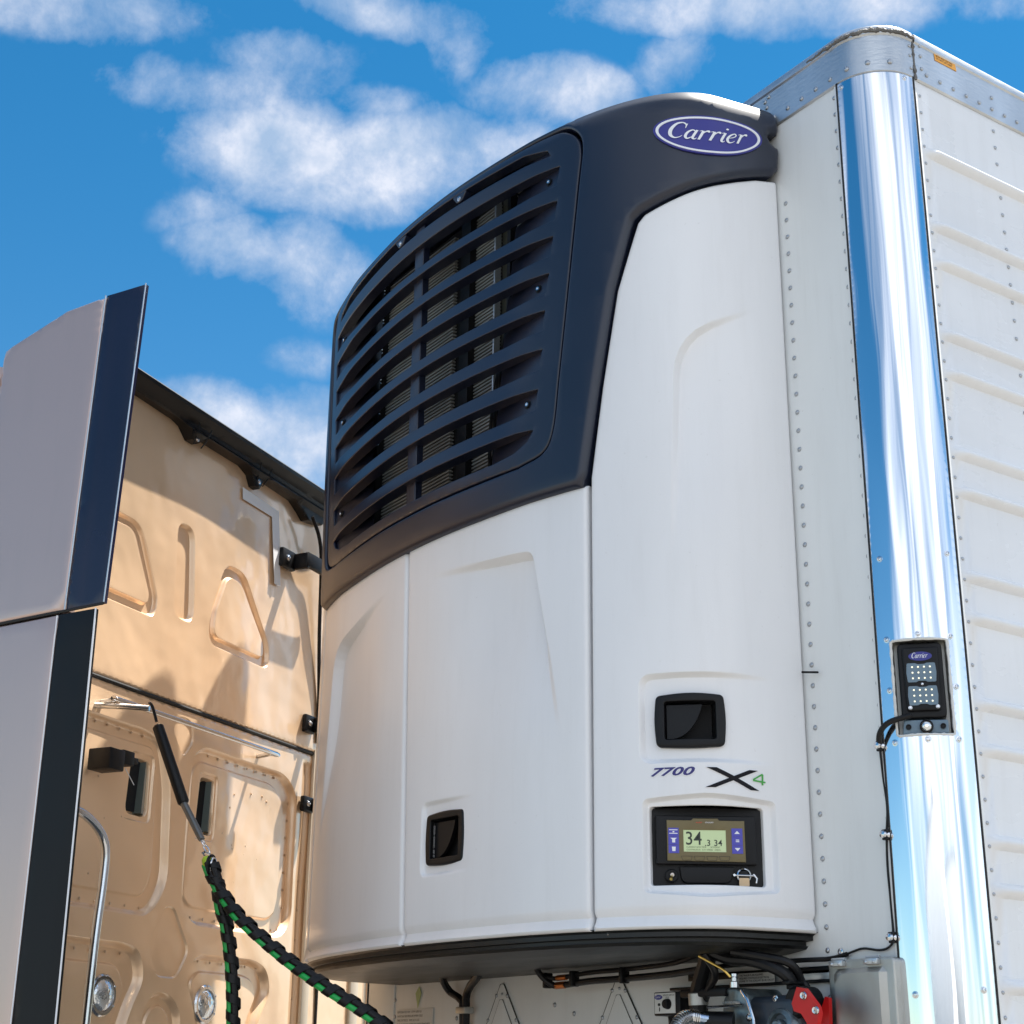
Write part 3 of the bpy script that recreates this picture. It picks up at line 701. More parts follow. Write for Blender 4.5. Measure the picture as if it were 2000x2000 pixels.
mb = MB(); mb.prism([(-.967, 1.62), (-.748, 1.62), (-.748, 1.7535), (-.967, 1.752)], .002, FW, .002); sp_ = mb.build('spec_plate', M_paper, wallf)
mb = MB()
L3 = ["REFRIGERATED VAN   GVWR 68000 LB", "MAINTAIN TIRE PRESSURE WHEN COLD", "TIRES 295/75R22.5   RIMS 22.5 X 8.25", "THIS VEHICLE CONFORMS TO SAFETY STANDARDS", "IN EFFECT ON THE DATE OF MANUFACTURE", "INSPECT BRAKES AND LIGHTS DAILY"]
for i, t in enumerate(L3): text_flat(t, .0088, FW, -.962, 1.742 - i * .0125, .0046, mb=mb, xscale=.98)
mb.build('lettering', M_ink, sp_)
mb = MB(); mb.prism([(-.84, 1.755), (-.855, 1.80), (-.835, 1.82), (-.82, 1.80)], .001, FW, .003); mb.build('chalk_mark', mat('pale_green_chalk', (.55, .62, .3), .8), wallf)
# document box of pressed metal
ND = near(1.04, 1.70, .035)
mb = MB()
def dbd(V):
    s1 = sdf(V, roundpoly([(.957, 1.35), (1.114, 1.35), (1.114, 1.792), (.957, 1.792)], .02)); return sst(s1, 0, .012) * .014 + .03
patch(mb, roundpoly([(.938, 1.33), (1.132, 1.33), (1.132, 1.811), (.938, 1.811)], .014), ND, h=.012, edge_r=.004, wall=.03, disp=dbd)
db = mb.build('document_box', M_alu2, trailer, 'pressed metal box lid with two small hinges below the cord')
for x in (.972, 1.074):
    mb = MB(); mb.box((x + .033, -.036, 1.801), (.040, .012, .012), bev=.001); mb.tube([ND(x - .02, 1.812, .03), ND(x + .02, 1.812, .03)], .0035, 8)
    for dx in (-.011, .011): mb.rivet(ND(x + dx, 1.8015, .042), (0, -1, 0), .004)
    mb.build('hinge', M_alu, db)
# remote switch box
NS = near(.37, 1.735, .09)
mb = MB(); mb.box(FB(.373, -.09, 1.735)[:1]+(-.045,)+FB(.373, -.09, 1.735)[2:], (.100, .09, .056), bev=.003)
sw = mb.build('switch_box', M_black, trailer, 'small black switch box with a white face plate and a round knob')
mb = MB(); mb.box(FB(.366, -.0915, 1.7365), (.078, .002, .048), bev=.0008); mb.build('face_plate', M_paper, sw)
mb = MB(); mb.lathe([(.0125, 0), (.012, .006), (.010, .012), (.0, .013)], FX(.378, 1.734, .0925), (0, -1, 0), 20); mb.build('knob', M_black, sw)
mb = MB(); mb.prism(ellipse(.3445, 1.7505, .0145, .0058, 24), .0008, NS, .0925); mb.build('oval_badge', M_blue, sw)
mb = MB(); brush('Carrier', NS, .344, 1.7502, .0075, .0938, width=.019).build('lettering', M_white, sw)
mb = MB(); text_flat('REMOTE SWITCH', .0055, NS, .362, 1.7528, .0930, mb=mb); text_flat('STOP', .005, NS, .372, 1.7475, .0930, mb=mb); mb.prism(ellipse(.347, 1.733, .004, .0035, 12), .002, NS, .0925); mb.prism(ellipse(.348, 1.722, .0015, .005, 12), .001, NS, .0925); mb.build('lettering', M_ink, sw)
mb = MB(); mb.tube([FX(.39, 1.71, .04), FX(.395, 1.66, .03), FX(.40, 1.4, .02)], .010, 10, smooth=4); mb.build('cable', M_rubber, sw)

# ================================================================== parked trailers behind the camera, seen mirrored in the post
def parked(x, y, rot, label, m_body, m_stripe):
    t = thing('parked_trailer', label, 'trailer', (x, y, 0), 'trailers parked across the yard'); mt = Matrix.Translation((x, y, 0)) @ Matrix.Rotation(rot, 4, 'Z')
    b = MB(); b.box((0, 6.5, 2.65), (2.6, 13, 2.9), mt, bev=.06); bd = b.build('body', m_body, t)
    b = MB()
    for i in range(26): b.box((0, .3 + i * .5, 2.62), (2.63, .05, 2.7), mt, bev=.006)
    b.build('panel_ribs', m_body, bd)
    b = MB(); b.box((0, 6.5, 4.09), (2.64, 13.04, .10), mt, bev=.02); b.build('top_rail', M_alu, t)
    b = MB(); b.box((0, 6.5, 1.22), (2.64, 13.04, .14), mt, bev=.02); b.build('bottom_rail', m_stripe, t)
    for wy in (10.6, 11.8):
        for sx in (-1.05, 1.05):
            b = MB(); b.lathe([(.20, -.13), (.50, -.13), (.52, -.08), (.52, .08), (.50, .13), (.20, .13)], mt @ Vector((sx, wy, .52)), mt.to_3x3() @ Vector((1, 0, 0)), 28); w = b.build('wheel', M_rubber, t)
            b = MB(); b.lathe([(.28, -.135), (.12, -.10), (.12, .10), (.28, .135)], mt @ Vector((sx, wy, .52)), mt.to_3x3() @ Vector((1, 0, 0)), 20); b.build('rim', M_alu, w)
    for sx in (-.85, .85):
        b = MB(); b.box((sx, 2.6, .66), (.12, .12, 1.05), mt, bev=.01); b.box((sx, 2.6, .08), (.3, .3, .06), mt, bev=.01); b.build('landing_leg', M_black, t)
parked(9.5, -21, R(-8), 'white trailer parked across the yard, mirrored low in the polished corner post', M_side, M_black)
parked(15.5, -17, R(-8), 'white trailer with red lower rail, farther right in the mirrored row', M_trwhite, M_redtail)

# ================================================================== REFRIGERATION UNIT
unit = thing('refrigeration_unit', 'tall white and black refrigeration unit with slatted grille bolted to the trailer nose', 'refrigeration unit', (U0, 0, 1.8))
def step(V, P, w, h): return h * sst(sdf(V, P), 0, w)
def fade(V, c, r0, r1): return 1 - sst(np.hypot(V[:, 0] - c[0], V[:, 1] - c[1]), r0, r1)
def lip(V): return -.010 * np.exp(-((V[:, 1] - 1.900) / .009) ** 2) + .004 * sst(1.888 - V[:, 1], 0, .01)
ZB = 1.873
# --- right side panel
def hoodline(s):  # lower edge of the hood as a height, for the right panel's top
    return float(np.interp(s, [.872, .90, 1.01, 1.152, 1.21, 1.285], [3.705, 3.718, 3.766, 3.825, 3.845, 3.862]))
# swoosh: recessed field whose corner is at the upper left
swR = roundpoly([(.925, 2.60), (1.31, 2.60), (1.31, 3.52), (1.169, 3.444), (.955, 3.335)], [.01, .01, .01, .3, .10])
hdR = (.8835, 2.281, 1.0555, 2.411); rcR = (.862, 1.970, 1.154, 2.149)
sur_h = roundpoly([(.845, 2.245), (1.24, 2.245), (1.24, 2.462), (.845, 2.462)], .035)
sur_p = roundpoly([(.849, 1.952), (1.00, 1.940), (1.182, 1.955), (1.180, 2.165), (1.006, 2.176), (.850, 2.166)], .018)
def dispR(V):
    d = lip(V)
    d -= step(V, swR, .017, .026) * (1 - sst(V[:, 0], .96, 1.19)) * sst(V[:, 1], 2.72, 3.25)
    d -= step(V, sur_h, .013, .015) * (1 - sst(V[:, 0], 1.0, 1.2))
    d -= step(V, sur_p, .010, .016)
    return d
holeR = rrect(*rcR, .008)
outR = [(.7205, ZB), (1.279, ZB), (1.279, 3.858)] + [(s, hoodline(s)) for s in (1.21, 1.152, 1.08, 1.01, .94, .90, .885)] + [(.866, 3.69), (.856, 3.66), (.804, 3.50), (.757, 3.235), (.7205, 2.99)]
mb = MB(); patch(mb, outR, US, [holeR, rrect(.905, 2.298, 1.034, 2.394, .004)], h=.012, feats=((swR, .017), (sur_h, .013), (sur_p, .010)), disp=dispR, edge_r=.009, hole_edge=.003, wall=.03, hole_wall=.03)
pR = mb.build('side_panel', M_panel, unit, 'white panel beside the trailer with a display recess and latch')
# --- middle doors
hdC = (.112, 2.066, .281, 2.204)
swC = roundpoly([(-.05, 1.99), (.70, 1.99), (.612, 2.45), (.53, 2.835), (.478, 2.842), (.02, 2.875)], [.01, .01, .3, .05, .02, .01])
sur_c = roundpoly([(.092, 2.04), (.34, 2.04), (.34, 2.236), (.092, 2.236)], .025)
def dispC(V):
    d = lip(V)
    d -= step(V, swC, .019, .028) * sst(V[:, 0], .08, .46) * sst(V[:, 1], 2.32, 2.72)
    d -= step(V, sur_c, .011, .010) * (1 - sst(V[:, 0], .16, .33))
    return d
mb = MB(); patch(mb, [(.018, ZB), (.7125, ZB), (.7085, 2.975), (-.026, 2.975)], US, [rrect(.136, 2.084, .257, 2.186, .004)], h=.012, feats=((swC, .019), (sur_c, .011)), hole_edge=.001, disp=dispC, edge_r=.012, wall=.03)
pC = mb.build('door_panel', M_panel, unit, 'wider middle door with a black latch near its lower left')
swL = roundpoly([(-.655, 1.99), (.10, 1.99), (.10, 2.93), (-.16, 2.885), (-.55, 2.80)], [.01, .01, .01, .25, .09])
def dispL(V):
    d = lip(V); d -= step(V, swL, .019, .030) * (1 - sst(V[:, 0], -.50, -.12)) * sst(V[:, 1], 2.2, 2.62); return d
mb = MB(); patch(mb, [(-.7125, ZB), (.010, ZB), (-.034, 2.975), (-.7085, 2.975)], US, h=.012, feats=((swL, .019),), disp=dispL, edge_r=.012, wall=.03)
mb.build('door_panel', M_panel, unit, 'narrow looking middle door at the left edge')
mb = MB(); outL = [(-x, z) for x, z in outR][::-1]; patch(mb, outL, US, h=.03, edge_r=.009, wall=.03, disp=lip); mb.build('side_panel', M_panel, unit)
# black core behind the seams
for sa, sb in ((-1.25, .80), (1.20, 1.262)):
    ss = np.linspace(sa, sb, max(3, int((sb - sa) / .04))); mb = MB()
    mb.add([US(s, z, -.045) for s in ss for z in (1.885, 2.93)], [[2 * i, 2 * i + 2, 2 * i + 3, 2 * i + 1] for i in range(len(ss) - 1)])
    mb.build('inner_frame', M_gasket, unit)

# --- hood
def arc_pts(a, b, n): return list(zip(np.linspace(a[0], b[0], n), np.linspace(a[1], b[1], n)))
half_low = [(.700, 2.968), (.713, 3.00), (.752, 3.235), (.800, 3.50), (.848, 3.668), (.858, 3.697), (.880, 3.716), (1.01, 3.772), (1.152, 3.832), (1.21, 3.852), (1.258, 3.866), (1.276, 3.885)]
notch = [(1.283, 3.953), (1.268, 3.957), (1.254, 3.966), (1.247, 3.980), (1.254, 3.994), (1.268, 3.997), (1.283, 4.003)]
ZT = ZR + RR * math.pi / 2
hood_out = [(-x, z) for x, z in half_low[::-1]][:-1] + [(-.700, 2.968)] + half_low + notch + [(1.283, ZT), (-1.283, ZT), (-1.283, 3.95)]
ins_half = [(.489, 3.073), (.575, 3.092), (.610, 3.150), (.629, 3.29), (.657, 3.518), (.695, 3.848), (.706, 3.956), (.690, 4.008), (.645, 4.040), (.58, 4.050), (.50, 4.051)]
def smooth2(P, n=4): return [(v.x, v.y) for v in catmull([Vector((p[0], p[1], 0)) for p in P], n)]
ih = smooth2(ins_half, 8)
ins_out = ih + [(-x, z) for x, z in ih[::-1]]
ins_out = [(x if x > 0 else x * 1.085, z) for x, z in ins_out]; cut = [(x * 1.011, 3.56 + (z - 3.56) * 1.012) for x, z in ins_out]
HD = .022
def USh(s, z, d=0.0): return US(s, z, d + HD)
mb = MB(); patch(mb, hood_out, USh, [cut], h=.03, bh=.012, edge_r=.020, hole_edge=.008, wall=.028, hole_wall=.035)
hood = mb.build('hood', M_hood, unit)
mb = MB(); ring = [US(s, ZT, HD) for s in np.linspace(-1.28, 1.28, 80)]; mb.add(ring, [list(range(80))[::-1]]); mb.add([p + Vector((0, 0, .001)) for p in ring], [list(range(80))])
mb.build('hood_top', M_hood, hood)
# oval badge on the hood
BQ = ((1.0582, 0.1463, 0.002, 0.01835, 0.00103, 3e-05, 0.00183, 0.00018, 0.0001, -0.00787), (3.92667, 0.01006, 0.05955, 0.03072, 0.00096, 0.00038, -0.00605, 0.00062, -6e-05, -0.00795))
def bmap(a, b, d=0.0):                                        # badge disc (a, b in -1..1) laid on the curved hood
    m = (1, a, b, a * a, a * b, b * b, a ** 3, a * a * b, a * b * b, a ** 4)
    return USh(sum(p * q for p, q in zip(m, BQ[0])), sum(p * q for p, q in zip(m, BQ[1])), d)
mb = MB(); patch(mb, ellipse(0, 0, 1, 1, 64), bmap, h=.12, bh=.1, wall=.004, disp=lambda V: V[:, 0] * 0 + .005); bad = mb.build('oval_badge', M_blue, hood)
mb = MB(); patch(mb, ellipse(0, 0, .955, .925, 64), bmap, [ellipse(0, 0, .905, .835, 64)], h=99, bh=.06, wall=.0005, disp=lambda V: V[:, 0] * 0 + .0066); mb.build('badge_ring', M_white, hood)
brush('Carrier', bmap, -.01, -.06, .98, .0072, width=1.42).build('lettering', M_white, hood)

# --- grille insert
tips_s = [.632, .624, .609, .594, .581, .571, .557, .541]; tips_z = [3.936, 3.830, 3.723, 3.614, 3.505, 3.392, 3.278, 3.165]
OH = .057
holes = []; ramps = []
for k, (s, z) in enumerate(zip(tips_s, tips_z)):
    zb = z - OH
    if k == 7:
        e = [(s, z), (s - .03, z - .028), (s - .09, z - .050), (s - .16, z - .058)]
        P = [(-x, y) for x, y in e] + e[::-1]
        P = [(-s, z), (-s + .02, z - .028), (-s + .07, z - .048), (-s + .15, z - .056), (s - .15, z - .056), (s - .07, z - .048), (s - .02, z - .028), (s, z)]
        P = P + [(s - .06, z + .006), (0, z + .012), (-s + .06, z + .006)]
    else:
        s2 = s - .010
        P = [(-s2, zb), (s2, zb), (s, z), (s - .08, z + .006), (0, z + .013), (-s + .08, z + .006), (-s, z)]
    holes.append(P); ramps.append(P)
P0 = [(-.60, 3.983), (-.50, 3.990), (0, 3.999), (.50, 3.990), (.60, 3.983), (.588, 4.004), (.50, 4.024), (0, 4.034), (-.50, 4.024), (-.588, 4.004)]
holes.append(P0); ramps.append(P0)
def far(P): return [(x if x > 0 else x * 1.085, z) for x, z in P]
holes = [far(dens(P, .05).tolist()) for P in holes]; ramps = [far(P) for P in ramps]
GD = .014
def USg(s, z, d=0.0): return US(s, z, d + GD)
def slatd(V):   # slats bow gently outwards in the middle, faces tilted to the sky
    m = 1 - sst(np.abs(V[:, 0]), .30, .56)
    t = np.mod((3.936 - V[:, 1] + .002), .1102) / .1102      # 0 at a slot's top edge (a slat's foot)
    u = np.clip((t - .53) / .47, 0, 1)                         # 0 at a slat's head, 1 at its foot
    inn = (V[:, 1] < 3.93) & (V[:, 1] > 3.16)
    return .004 * m + np.where(inn, (u - .5) * .012, 0) * (1 - sst(np.abs(V[:, 0] + .02), .42, .58))
mb = MB(); patch(mb, ins_out, USg, holes, h=.02, bh=.015, edge_r=.006, hole_edge=.0025, wall=.03, hole_wall=.030, disp=slatd)
gr = mb.build('grille', M_hood, unit, 'black grille with nine long slots')
for k, P in enumerate(ramps):
    P = np.array(P)
    for sg in (1, -1):
        se = P[:, 0].max() if sg > 0 else -P[:, 0].min(); zl, zh = P[:, 1].min(), P[:, 1].max() + .004; Lr = .225
        n = 7; vs = []
        for i in range(n):
            t = i / (n - 1); s = sg * (se + .004 - Lr * t); dd = -.002 - .046 * (t ** 1.1)
            vs += [USg(s, zl - .006, dd), USg(s, zh + .01, dd - .012)]
        m = MB(); m.add(vs, [[2 * i, 2 * i + 1, 2 * i + 3, 2 * i + 2] if sg > 0 else [2 * i, 2 * i + 2, 2 * i + 3, 2 * i + 1] for i in range(n - 1)])
        o = m.build('slot_end_ramp', M_hood, gr)
        if k in (0, 3, 6):
            sc = sg * (se - .048); m = MB(); c = USg(sc, (zl + zh) / 2 - .006, -.016); nn = nrm(US, sc, 3.5)
            m.lathe([(.0125, -.004), (.0125, .0015), (.0095, .002), (.0085, .006), (.004, .0065), (.0035, .003), (0, .003)], c, nn, 18); m.build('screw', M_black, gr)
            m = MB(); m.lathe([(.0055, .0062), (.005, .0075), (.0022, .0075), (0, .0055)], c, nn, 12); m.build('screw_head', M_steel, gr)
# mullion behind the slats and small hanging tabs
mb = MB(); patch(mb, [(-.046, 3.08), (.004, 3.08), (.004, 4.03), (-.046, 4.03)], USg, h=.2, wall=.02, edge_r=.003, disp=lambda V: V[:, 0] * 0 - .012); mb.build('mullion', M_hood, gr)
for s in (.13, -.13):
    s0 = {.13: .215, -.13: -.115}[s]
    mb = MB(); P = roundpoly([(s0 - .034, 4.030), (s0 - .012, 4.002), (s0 + .012, 4.002), (s0 + .034, 4.030)], .008); patch(mb, P, USg, h=.1, edge_r=.003, wall=.02, disp=lambda V: V[:, 0] * 0 + .004); mb.build('mounting_tab', M_hood, gr)
    mb = MB(); mb.screw(USg(s0, 4.013, .004), nrm(US, s0, 4), .0052); mb.build('screw', M_steel, gr)
# condenser coil: stacked flat tubes on a plane behind the grille
yc = -.405
for x0, x1 in ((-.60, -.09), (.03, .155), (.255, .415)):
    mb = MB(); z = 3.05
    while z < 4.03: mb.box(((x0 + x1) / 2, yc + .006, z), (x1 - x0, .014, .0052)); z += .0112
    mb.build('condenser_coil', M_lines, unit)
mb = MB(); mb.box((-.05, yc + .045, 3.54), (1.45, .05, 1.04)); mb.build('coil_backing', M_dark, unit)
mb = MB()
mb.box((.205, yc + .022, 3.54), (.10, .012, 1.0)); mb.build('coil_header', mat('olive_header', (.06, .06, .045), .5), unit)
mb = MB(); mb.box((.160, yc - .006, 3.54), (.007, .02, 1.0)); mb.build('bright_edge_strip', M_alu, unit)
for c_, z_ in (((.010, yc - .008, 3.54), (.05, .03, 1.0)), ((.247, yc - .01, 3.54), (.016, .03, 1.0)), ((-.565, yc + .02, 3.54), (.15, .09, 1.0)), ((.475, yc + .035, 3.54), (.11, .06, 1.0))):
    mb = MB(); mb.box(c_, z_); mb.build('coil_post', M_black, unit)
mb = MB()
for i in range(3): mb.tube([(.18 + i * .022, yc - .03, 3.06), (.182 + i * .02, yc - .035, 3.25 + .03 * i), (.205 + i * .014, yc - .03, 3.42 + .04 * i), (.215 + i * .012, yc - .01, 3.52 + .05 * i)], .006, 8, smooth=4)
mb.build('hose', M_rubber, unit)
mb = MB()
for j in range(9):
    for i in range(3): mb.rivet((-.475, yc - .03, 3.12 + j * .108 + i * .012), (0, -1, 0), .003)
mb.build('coil_clip', M_steel, unit)

# --- latches
def latch(mapf, x0, z0, x1, z1, parent, ins=.021, flip=False, dd=-.010):
    w, h = x1 - x0, z1 - z0
    P = smooth_bulge(x0, z0, x1, z1, .006)
    ii = ins
    P2 = rrect(x0 + ii, z0 + ii * .75, x1 - ii, z1 - ii * .75, .006, 3)
    m = MB(); patch(m, P, mapf, [P2], h=.02, edge_r=.006, hole_edge=.002, wall=.012, hole_wall=.035, disp=lambda V: V[:, 0] * 0 + dd + .010)
    o = m.build('latch', M_black, parent)
    xa, xb, za, zb = x0 + ii, x1 - ii, z0 + ii * .75, z1 - ii * .75
    m = MB(); m.add([mapf(xa, za, dd - .032), mapf(xb, za, dd - .032), mapf(xb, zb, dd - .032), mapf(xa, zb, dd - .032)], [[0, 1, 2, 3]]); m.build('latch_cup', M_dark, o)
    # paddle: quarter-round flap on the left, curved edge from top right to bottom left
    e = [(xa + .003, za + .004)]
    for k in range(9):
        t = k / 8; ang = t * 1.15; e.append((xa + .016 + (xb - xa) * .62 * math.sin(ang) / math.sin(1.15), za + .004 + (zb - za - .010) * (1 - math.cos(ang)) / (1 - math.cos(1.15))))
    e.append((xa + .003, zb - .006))
    m = MB(); m.prism(e, .010, mapf, dd - .014); m.build('latch_paddle', M_black, o)
    return o
def smooth_bulge(x0, z0, x1, z1, b):
    cxm, czm = (x0 + x1) / 2, (z0 + z1) / 2
    P = [(x0, z0), (cxm, z0 - b), (x1, z0), (x1 + b, czm), (x1, z1), (cxm, z1 + b), (x0, z1), (x0 - b, czm)]
    return roundpoly(P, [.012, .06, .012, .06, .012, .06, .012, .06], 5)
latch(US, hdR[0] + .004, hdR[1] + .004, hdR[2] - .004, hdR[3] - .004, pR)
latch(US, hdC[0] + .004, hdC[1] + .004, hdC[2] - .004, hdC[3] - .004, pC, ins=.020)

# --- display recess
ctr = frame(US, 1.0075, 2.060, -.012)
def DF(x, z, d=0.0): return ctr @ Vector((x, z, d))
mb = MB(); P = dens(holeR, .012); n = len(P)
front = [US(p[0], p[1], -.020) for p in P]; backp = [DF((p[0] - 1.0075) * .99, p[1] - 2.060, -.055) for p in P]
mb.add(front + backp, [[i, (i + 1) % n, n + (i + 1) % n, n + i] for i in range(n)]); mb.add(backp, [list(range(n))])
dc = mb.build('display_recess', M_black, pR)
mb = MB(); patch(mb, roundpoly([(-.118, -.040), (.113, -.040), (.113, .070), (-.118, .070)], .004), DF, h=.3, edge_r=.002, wall=.012, disp=lambda V: V[:, 0] * 0 - .040); dsp = mb.build('display_bezel', M_black, pR)
mb = MB(); fp = [(-.0935, -.033), (.0865, -.035), (.0860, .0585), (.028, .0590), (.024, .0635), (-.032, .0635), (-.037, .0590), (-.0935, .0590)]
patch(mb, fp, DF, [[(-.0555, -.0125), (.0425, -.0130), (.0425, .0370), (-.0555, .0370)]], h=.3, edge_r=.001, hole_edge=.0008, wall=.004, hole_wall=.003, disp=lambda V: V[:, 0] * 0 - .034)
mb.build('display_faceplate', M_bronze, dc)
mb = MB(); mb.add([DF(-.0555, -.0130, -.0365), DF(.0425, -.0130, -.0365), DF(.0425, .0370, -.0365), DF(-.0555, .0370, -.0365)], [[0, 1, 2, 3]]); mb.build('lcd_screen', M_lcd, dc)
mb = MB()
text_flat('34', .0430, DF, -.0520, .0035, -.0360, mb=mb, xscale=.92, bold=.0002); text_flat('.3', .0200, DF, -.0070, .0012, -.0360, mb=mb, bold=.0002); text_flat('34', .0200, DF, .0140, .0012, -.0360, mb=mb, bold=.0002)
text_flat('CURRENT BOX TEMP       SETPOINT', .0048, DF, -.049, -.0035, -.0360, mb=mb); text_flat('CONTINUOUS   CITY SPEED   DIESEL', .0048, DF, -.049, -.0095, -.0360, mb=mb)
mb.build('lcd_digits', M_lcdt, dc)
for x0, x1, zt in ((-.0905, -.0665, .041), (.0555, .0805, .041)):
    for i in range(3):
        m = MB(); m.prism([(x0, zt - .0193 * (i + 1) + .0006), (x1, zt - .0193 * (i + 1) + .0006), (x1, zt - .0193 * i), (x0, zt - .0193 * i)], .0014, DF, -.0340); m.build('key', M_btn, dc)
mb = MB()
mb.prism([(.0615, .0285), (.0745, .0285), (.068, .0355)], .0005, DF, -.0325); mb.prism([(.0615, -.0035), (.068, -.0105), (.0745, -.0035)], .0005, DF, -.0325)
mb.prism([(.0645, .0135), (.0725, .0135), (.0725, .0155), (.0645, .0155)], .0005, DF, -.0325); mb.prism([(.0645, .0100), (.0725, .0100), (.0725, .0120), (.0645, .0120)], .0005, DF, -.0325)
for z in (.0355, .0275): mb.prism([(-.0885, z), (-.0690, z), (-.0690, z + .0018), (-.0885, z + .0018)], .0005, DF, -.0325)
mb.prism([(-.0805, .0305), (-.0765, .0305), (-.0765, .0335), (-.0805, .0335)], .0005, DF, -.0325)
mb.prism([(-.0820, .0075), (-.0750, .0075), (-.0750, .0150), (-.0710, .0180), (-.0860, .0180), (-.0820, .0150)], .0005, DF, -.0325)
mb.prism([(-.0820, -.0120), (-.0750, -.0120), (-.0740, -.0020), (-.0830, -.0020)], .0005, DF, -.0325)
for i in range(1): text_flat('', .004, DF, -.01, .052, -.0325, mb=mb) if False else None
mb.build('key_symbols', M_white, dc)
mb = MB(); text_flat('ALARM', .0045, DF, -.026, .0525, -.0328, mb=mb); mb.build('alarm_lettering', mat('red_lettering', (.75, .08, .04), .4), dc)
mb = MB(); text_flat('STANDBY', .0045, DF, -.005, .0525, -.0328, mb=mb); mb.build('standby_lettering', M_white, dc)
mb = MB()
for i in range(4):
    x = -.062 + i * .029; P = [(x, -.0225), (x + .003, -.0325), (x + .023, -.0325), (x + .0255, -.0225)]
    Q = [(x + .001, -.0232), (x + .0035, -.0318), (x + .0225, -.0318), (x + .0245, -.0232)]
    for a in range(4): mb.add([DF(*P[a], -.0328), DF(*P[(a + 1) % 4], -.0328), DF(*Q[(a + 1) % 4], -.0328), DF(*Q[a], -.0328)], [[0, 1, 2, 3]])
mb.build('soft_key_outline', M_ink, dc)
mb = MB(); nd = ctr.to_3x3() @ Vector((0, 0, 1))
mb.lathe([(.015, 0), (.015, .004), (.013, .006), (.010, .006), (.010, .003), (0, .003)], DF(-.083, -.066, -.050), nd, 24); mb.build('switch_base', M_black, dc)
mb = MB(); mb.tube([DF(-.083, -.064, -.046), DF(-.083, -.065, -.036)], .0045, 12); mb.build('switch_collar', M_steel, dc)
mb = MB(); mb.tube([DF(-.083, -.065, -.040), DF(-.087, -.076, -.028)], [.0022, .0036], 10); mb.build('switch_lever', M_brass, dc)
# small padlocked port with tag
mb = MB(); mb.lathe([(.0165, 0), (.0165, .007), (.0135, .009), (.0125, .003), (.0125, 0)], DF(.082, -.064, -.050), nd, 26); mb.build('port_ring', M_steel, dc); mb = MB(); mb.lathe([(.0125, .003), (.011, .008), (.008, .009), (0, .009)], DF(.082, -.064, -.050), nd, 22); mb.build('port_cap', M_black, dc)
mb = MB(); mb.tube([DF(.058, -.064, -.038), DF(.108, -.065, -.038)], .0018, 8); mb.lathe([(.003, -.003), (.003, .003)], DF(.059, -.064, -.038), nd, 8); mb.tube([DF(.103, -.062, -.038), DF(.110, -.072, -.034), DF(.108, -.082, -.034)], .0022, 8); mb.build('port_pin', M_steel, dc)
mb = MB(); mb.prism(roundpoly([(.070, -.0885), (.093, -.0885), (.093, -.070), (.070, -.070)], .002), .002, DF, -.040); mb.build('tag', M_tag, dc)
mb = MB(); patch(mb, roundpoly([(-.060, -.082), (.052, -.082), (.062, -.045), (-.065, -.045)], [.015, .015, .003, .003]), DF, h=.3, edge_r=.002, wall=.006, disp=lambda V: V[:, 0] * 0 - .046); mb.build('recess_tray', M_black, dc)

# --- model lettering
mb = MB(); text_flat('7700', .0265, US, .8705, 2.2165, .0016, shear=.35, bold=.0007, xscale=1.86, spacing=1.02, mb=mb)
mb.build('lettering', M_navy, pR)
mb = MB(); text_flat('7700', .0265, US, .8705, 2.2165, .0009, shear=.35, bold=.0022, xscale=1.86, spacing=1.02, mb=mb); mb.build('lettering_outline', M_white, pR)
def xbar(mb, a, b, w, d0, dep):
    (x0, z0), (x1, z1) = a, b; mb.prism([(x0 - w, z0), (x0 + w, z0), (x1 + w, z1), (x1 - w, z1)] if z1 > z0 else [(x1 - w, z1), (x1 + w, z1), (x0 + w, z0), (x0 - w, z0)], dep, US, d0)
mb = MB(); N_ = 6
for (a, b) in (((1.0125, 2.188), (1.121, 2.2325)), ((1.016, 2.234), (1.122, 2.186))):
    for i in range(N_):
        p = [a[0] + (b[0] - a[0]) * i / N_, a[1] + (b[1] - a[1]) * i / N_]; q = [a[0] + (b[0] - a[0]) * (i + 1) / N_, a[1] + (b[1] - a[1]) * (i + 1) / N_]
        xbar(mb, p, q, .0115, .0005, .0018 if a[1] < 2.2 else .0022)
mb.build('lettering', M_xblack, pR)
mb = MB()
for (a, b) in (((1.0125, 2.1868), (1.121, 2.2337)), ((1.016, 2.2352), (1.122, 2.1848))):
    for i in range(N_):
        p = [a[0] + (b[0] - a[0]) * i / N_, a[1] + (b[1] - a[1]) * i / N_]; q = [a[0] + (b[0] - a[0]) * (i + 1) / N_, a[1] + (b[1] - a[1]) * (i + 1) / N_]
        xbar(mb, p, q, .0142, .0002, .0008 if a[1] < 2.2 else .0011)
mb.build('lettering_outline', M_white, pR)
mb = MB()
def bar2(mb, a, b, w, d0=.001, dep=.0012):
    a, b = np.array(a), np.array(b); t = (b - a) / np.linalg.norm(b - a); n = np.array([-t[1], t[0]]) * w; mb.prism([tuple(a - n), tuple(b - n), tuple(b + n), tuple(a + n)], dep, US, d0)
bar2(mb, (1.1455, 2.2250), (1.1440, 2.2000), .0019); bar2(mb, (1.1190, 2.2110), (1.1450, 2.2255), .0017, dep=.0014); bar2(mb, (1.1185, 2.2095), (1.1520, 2.2070), .0016, dep=.0016)
mb.build('lettering', M_green, pR)

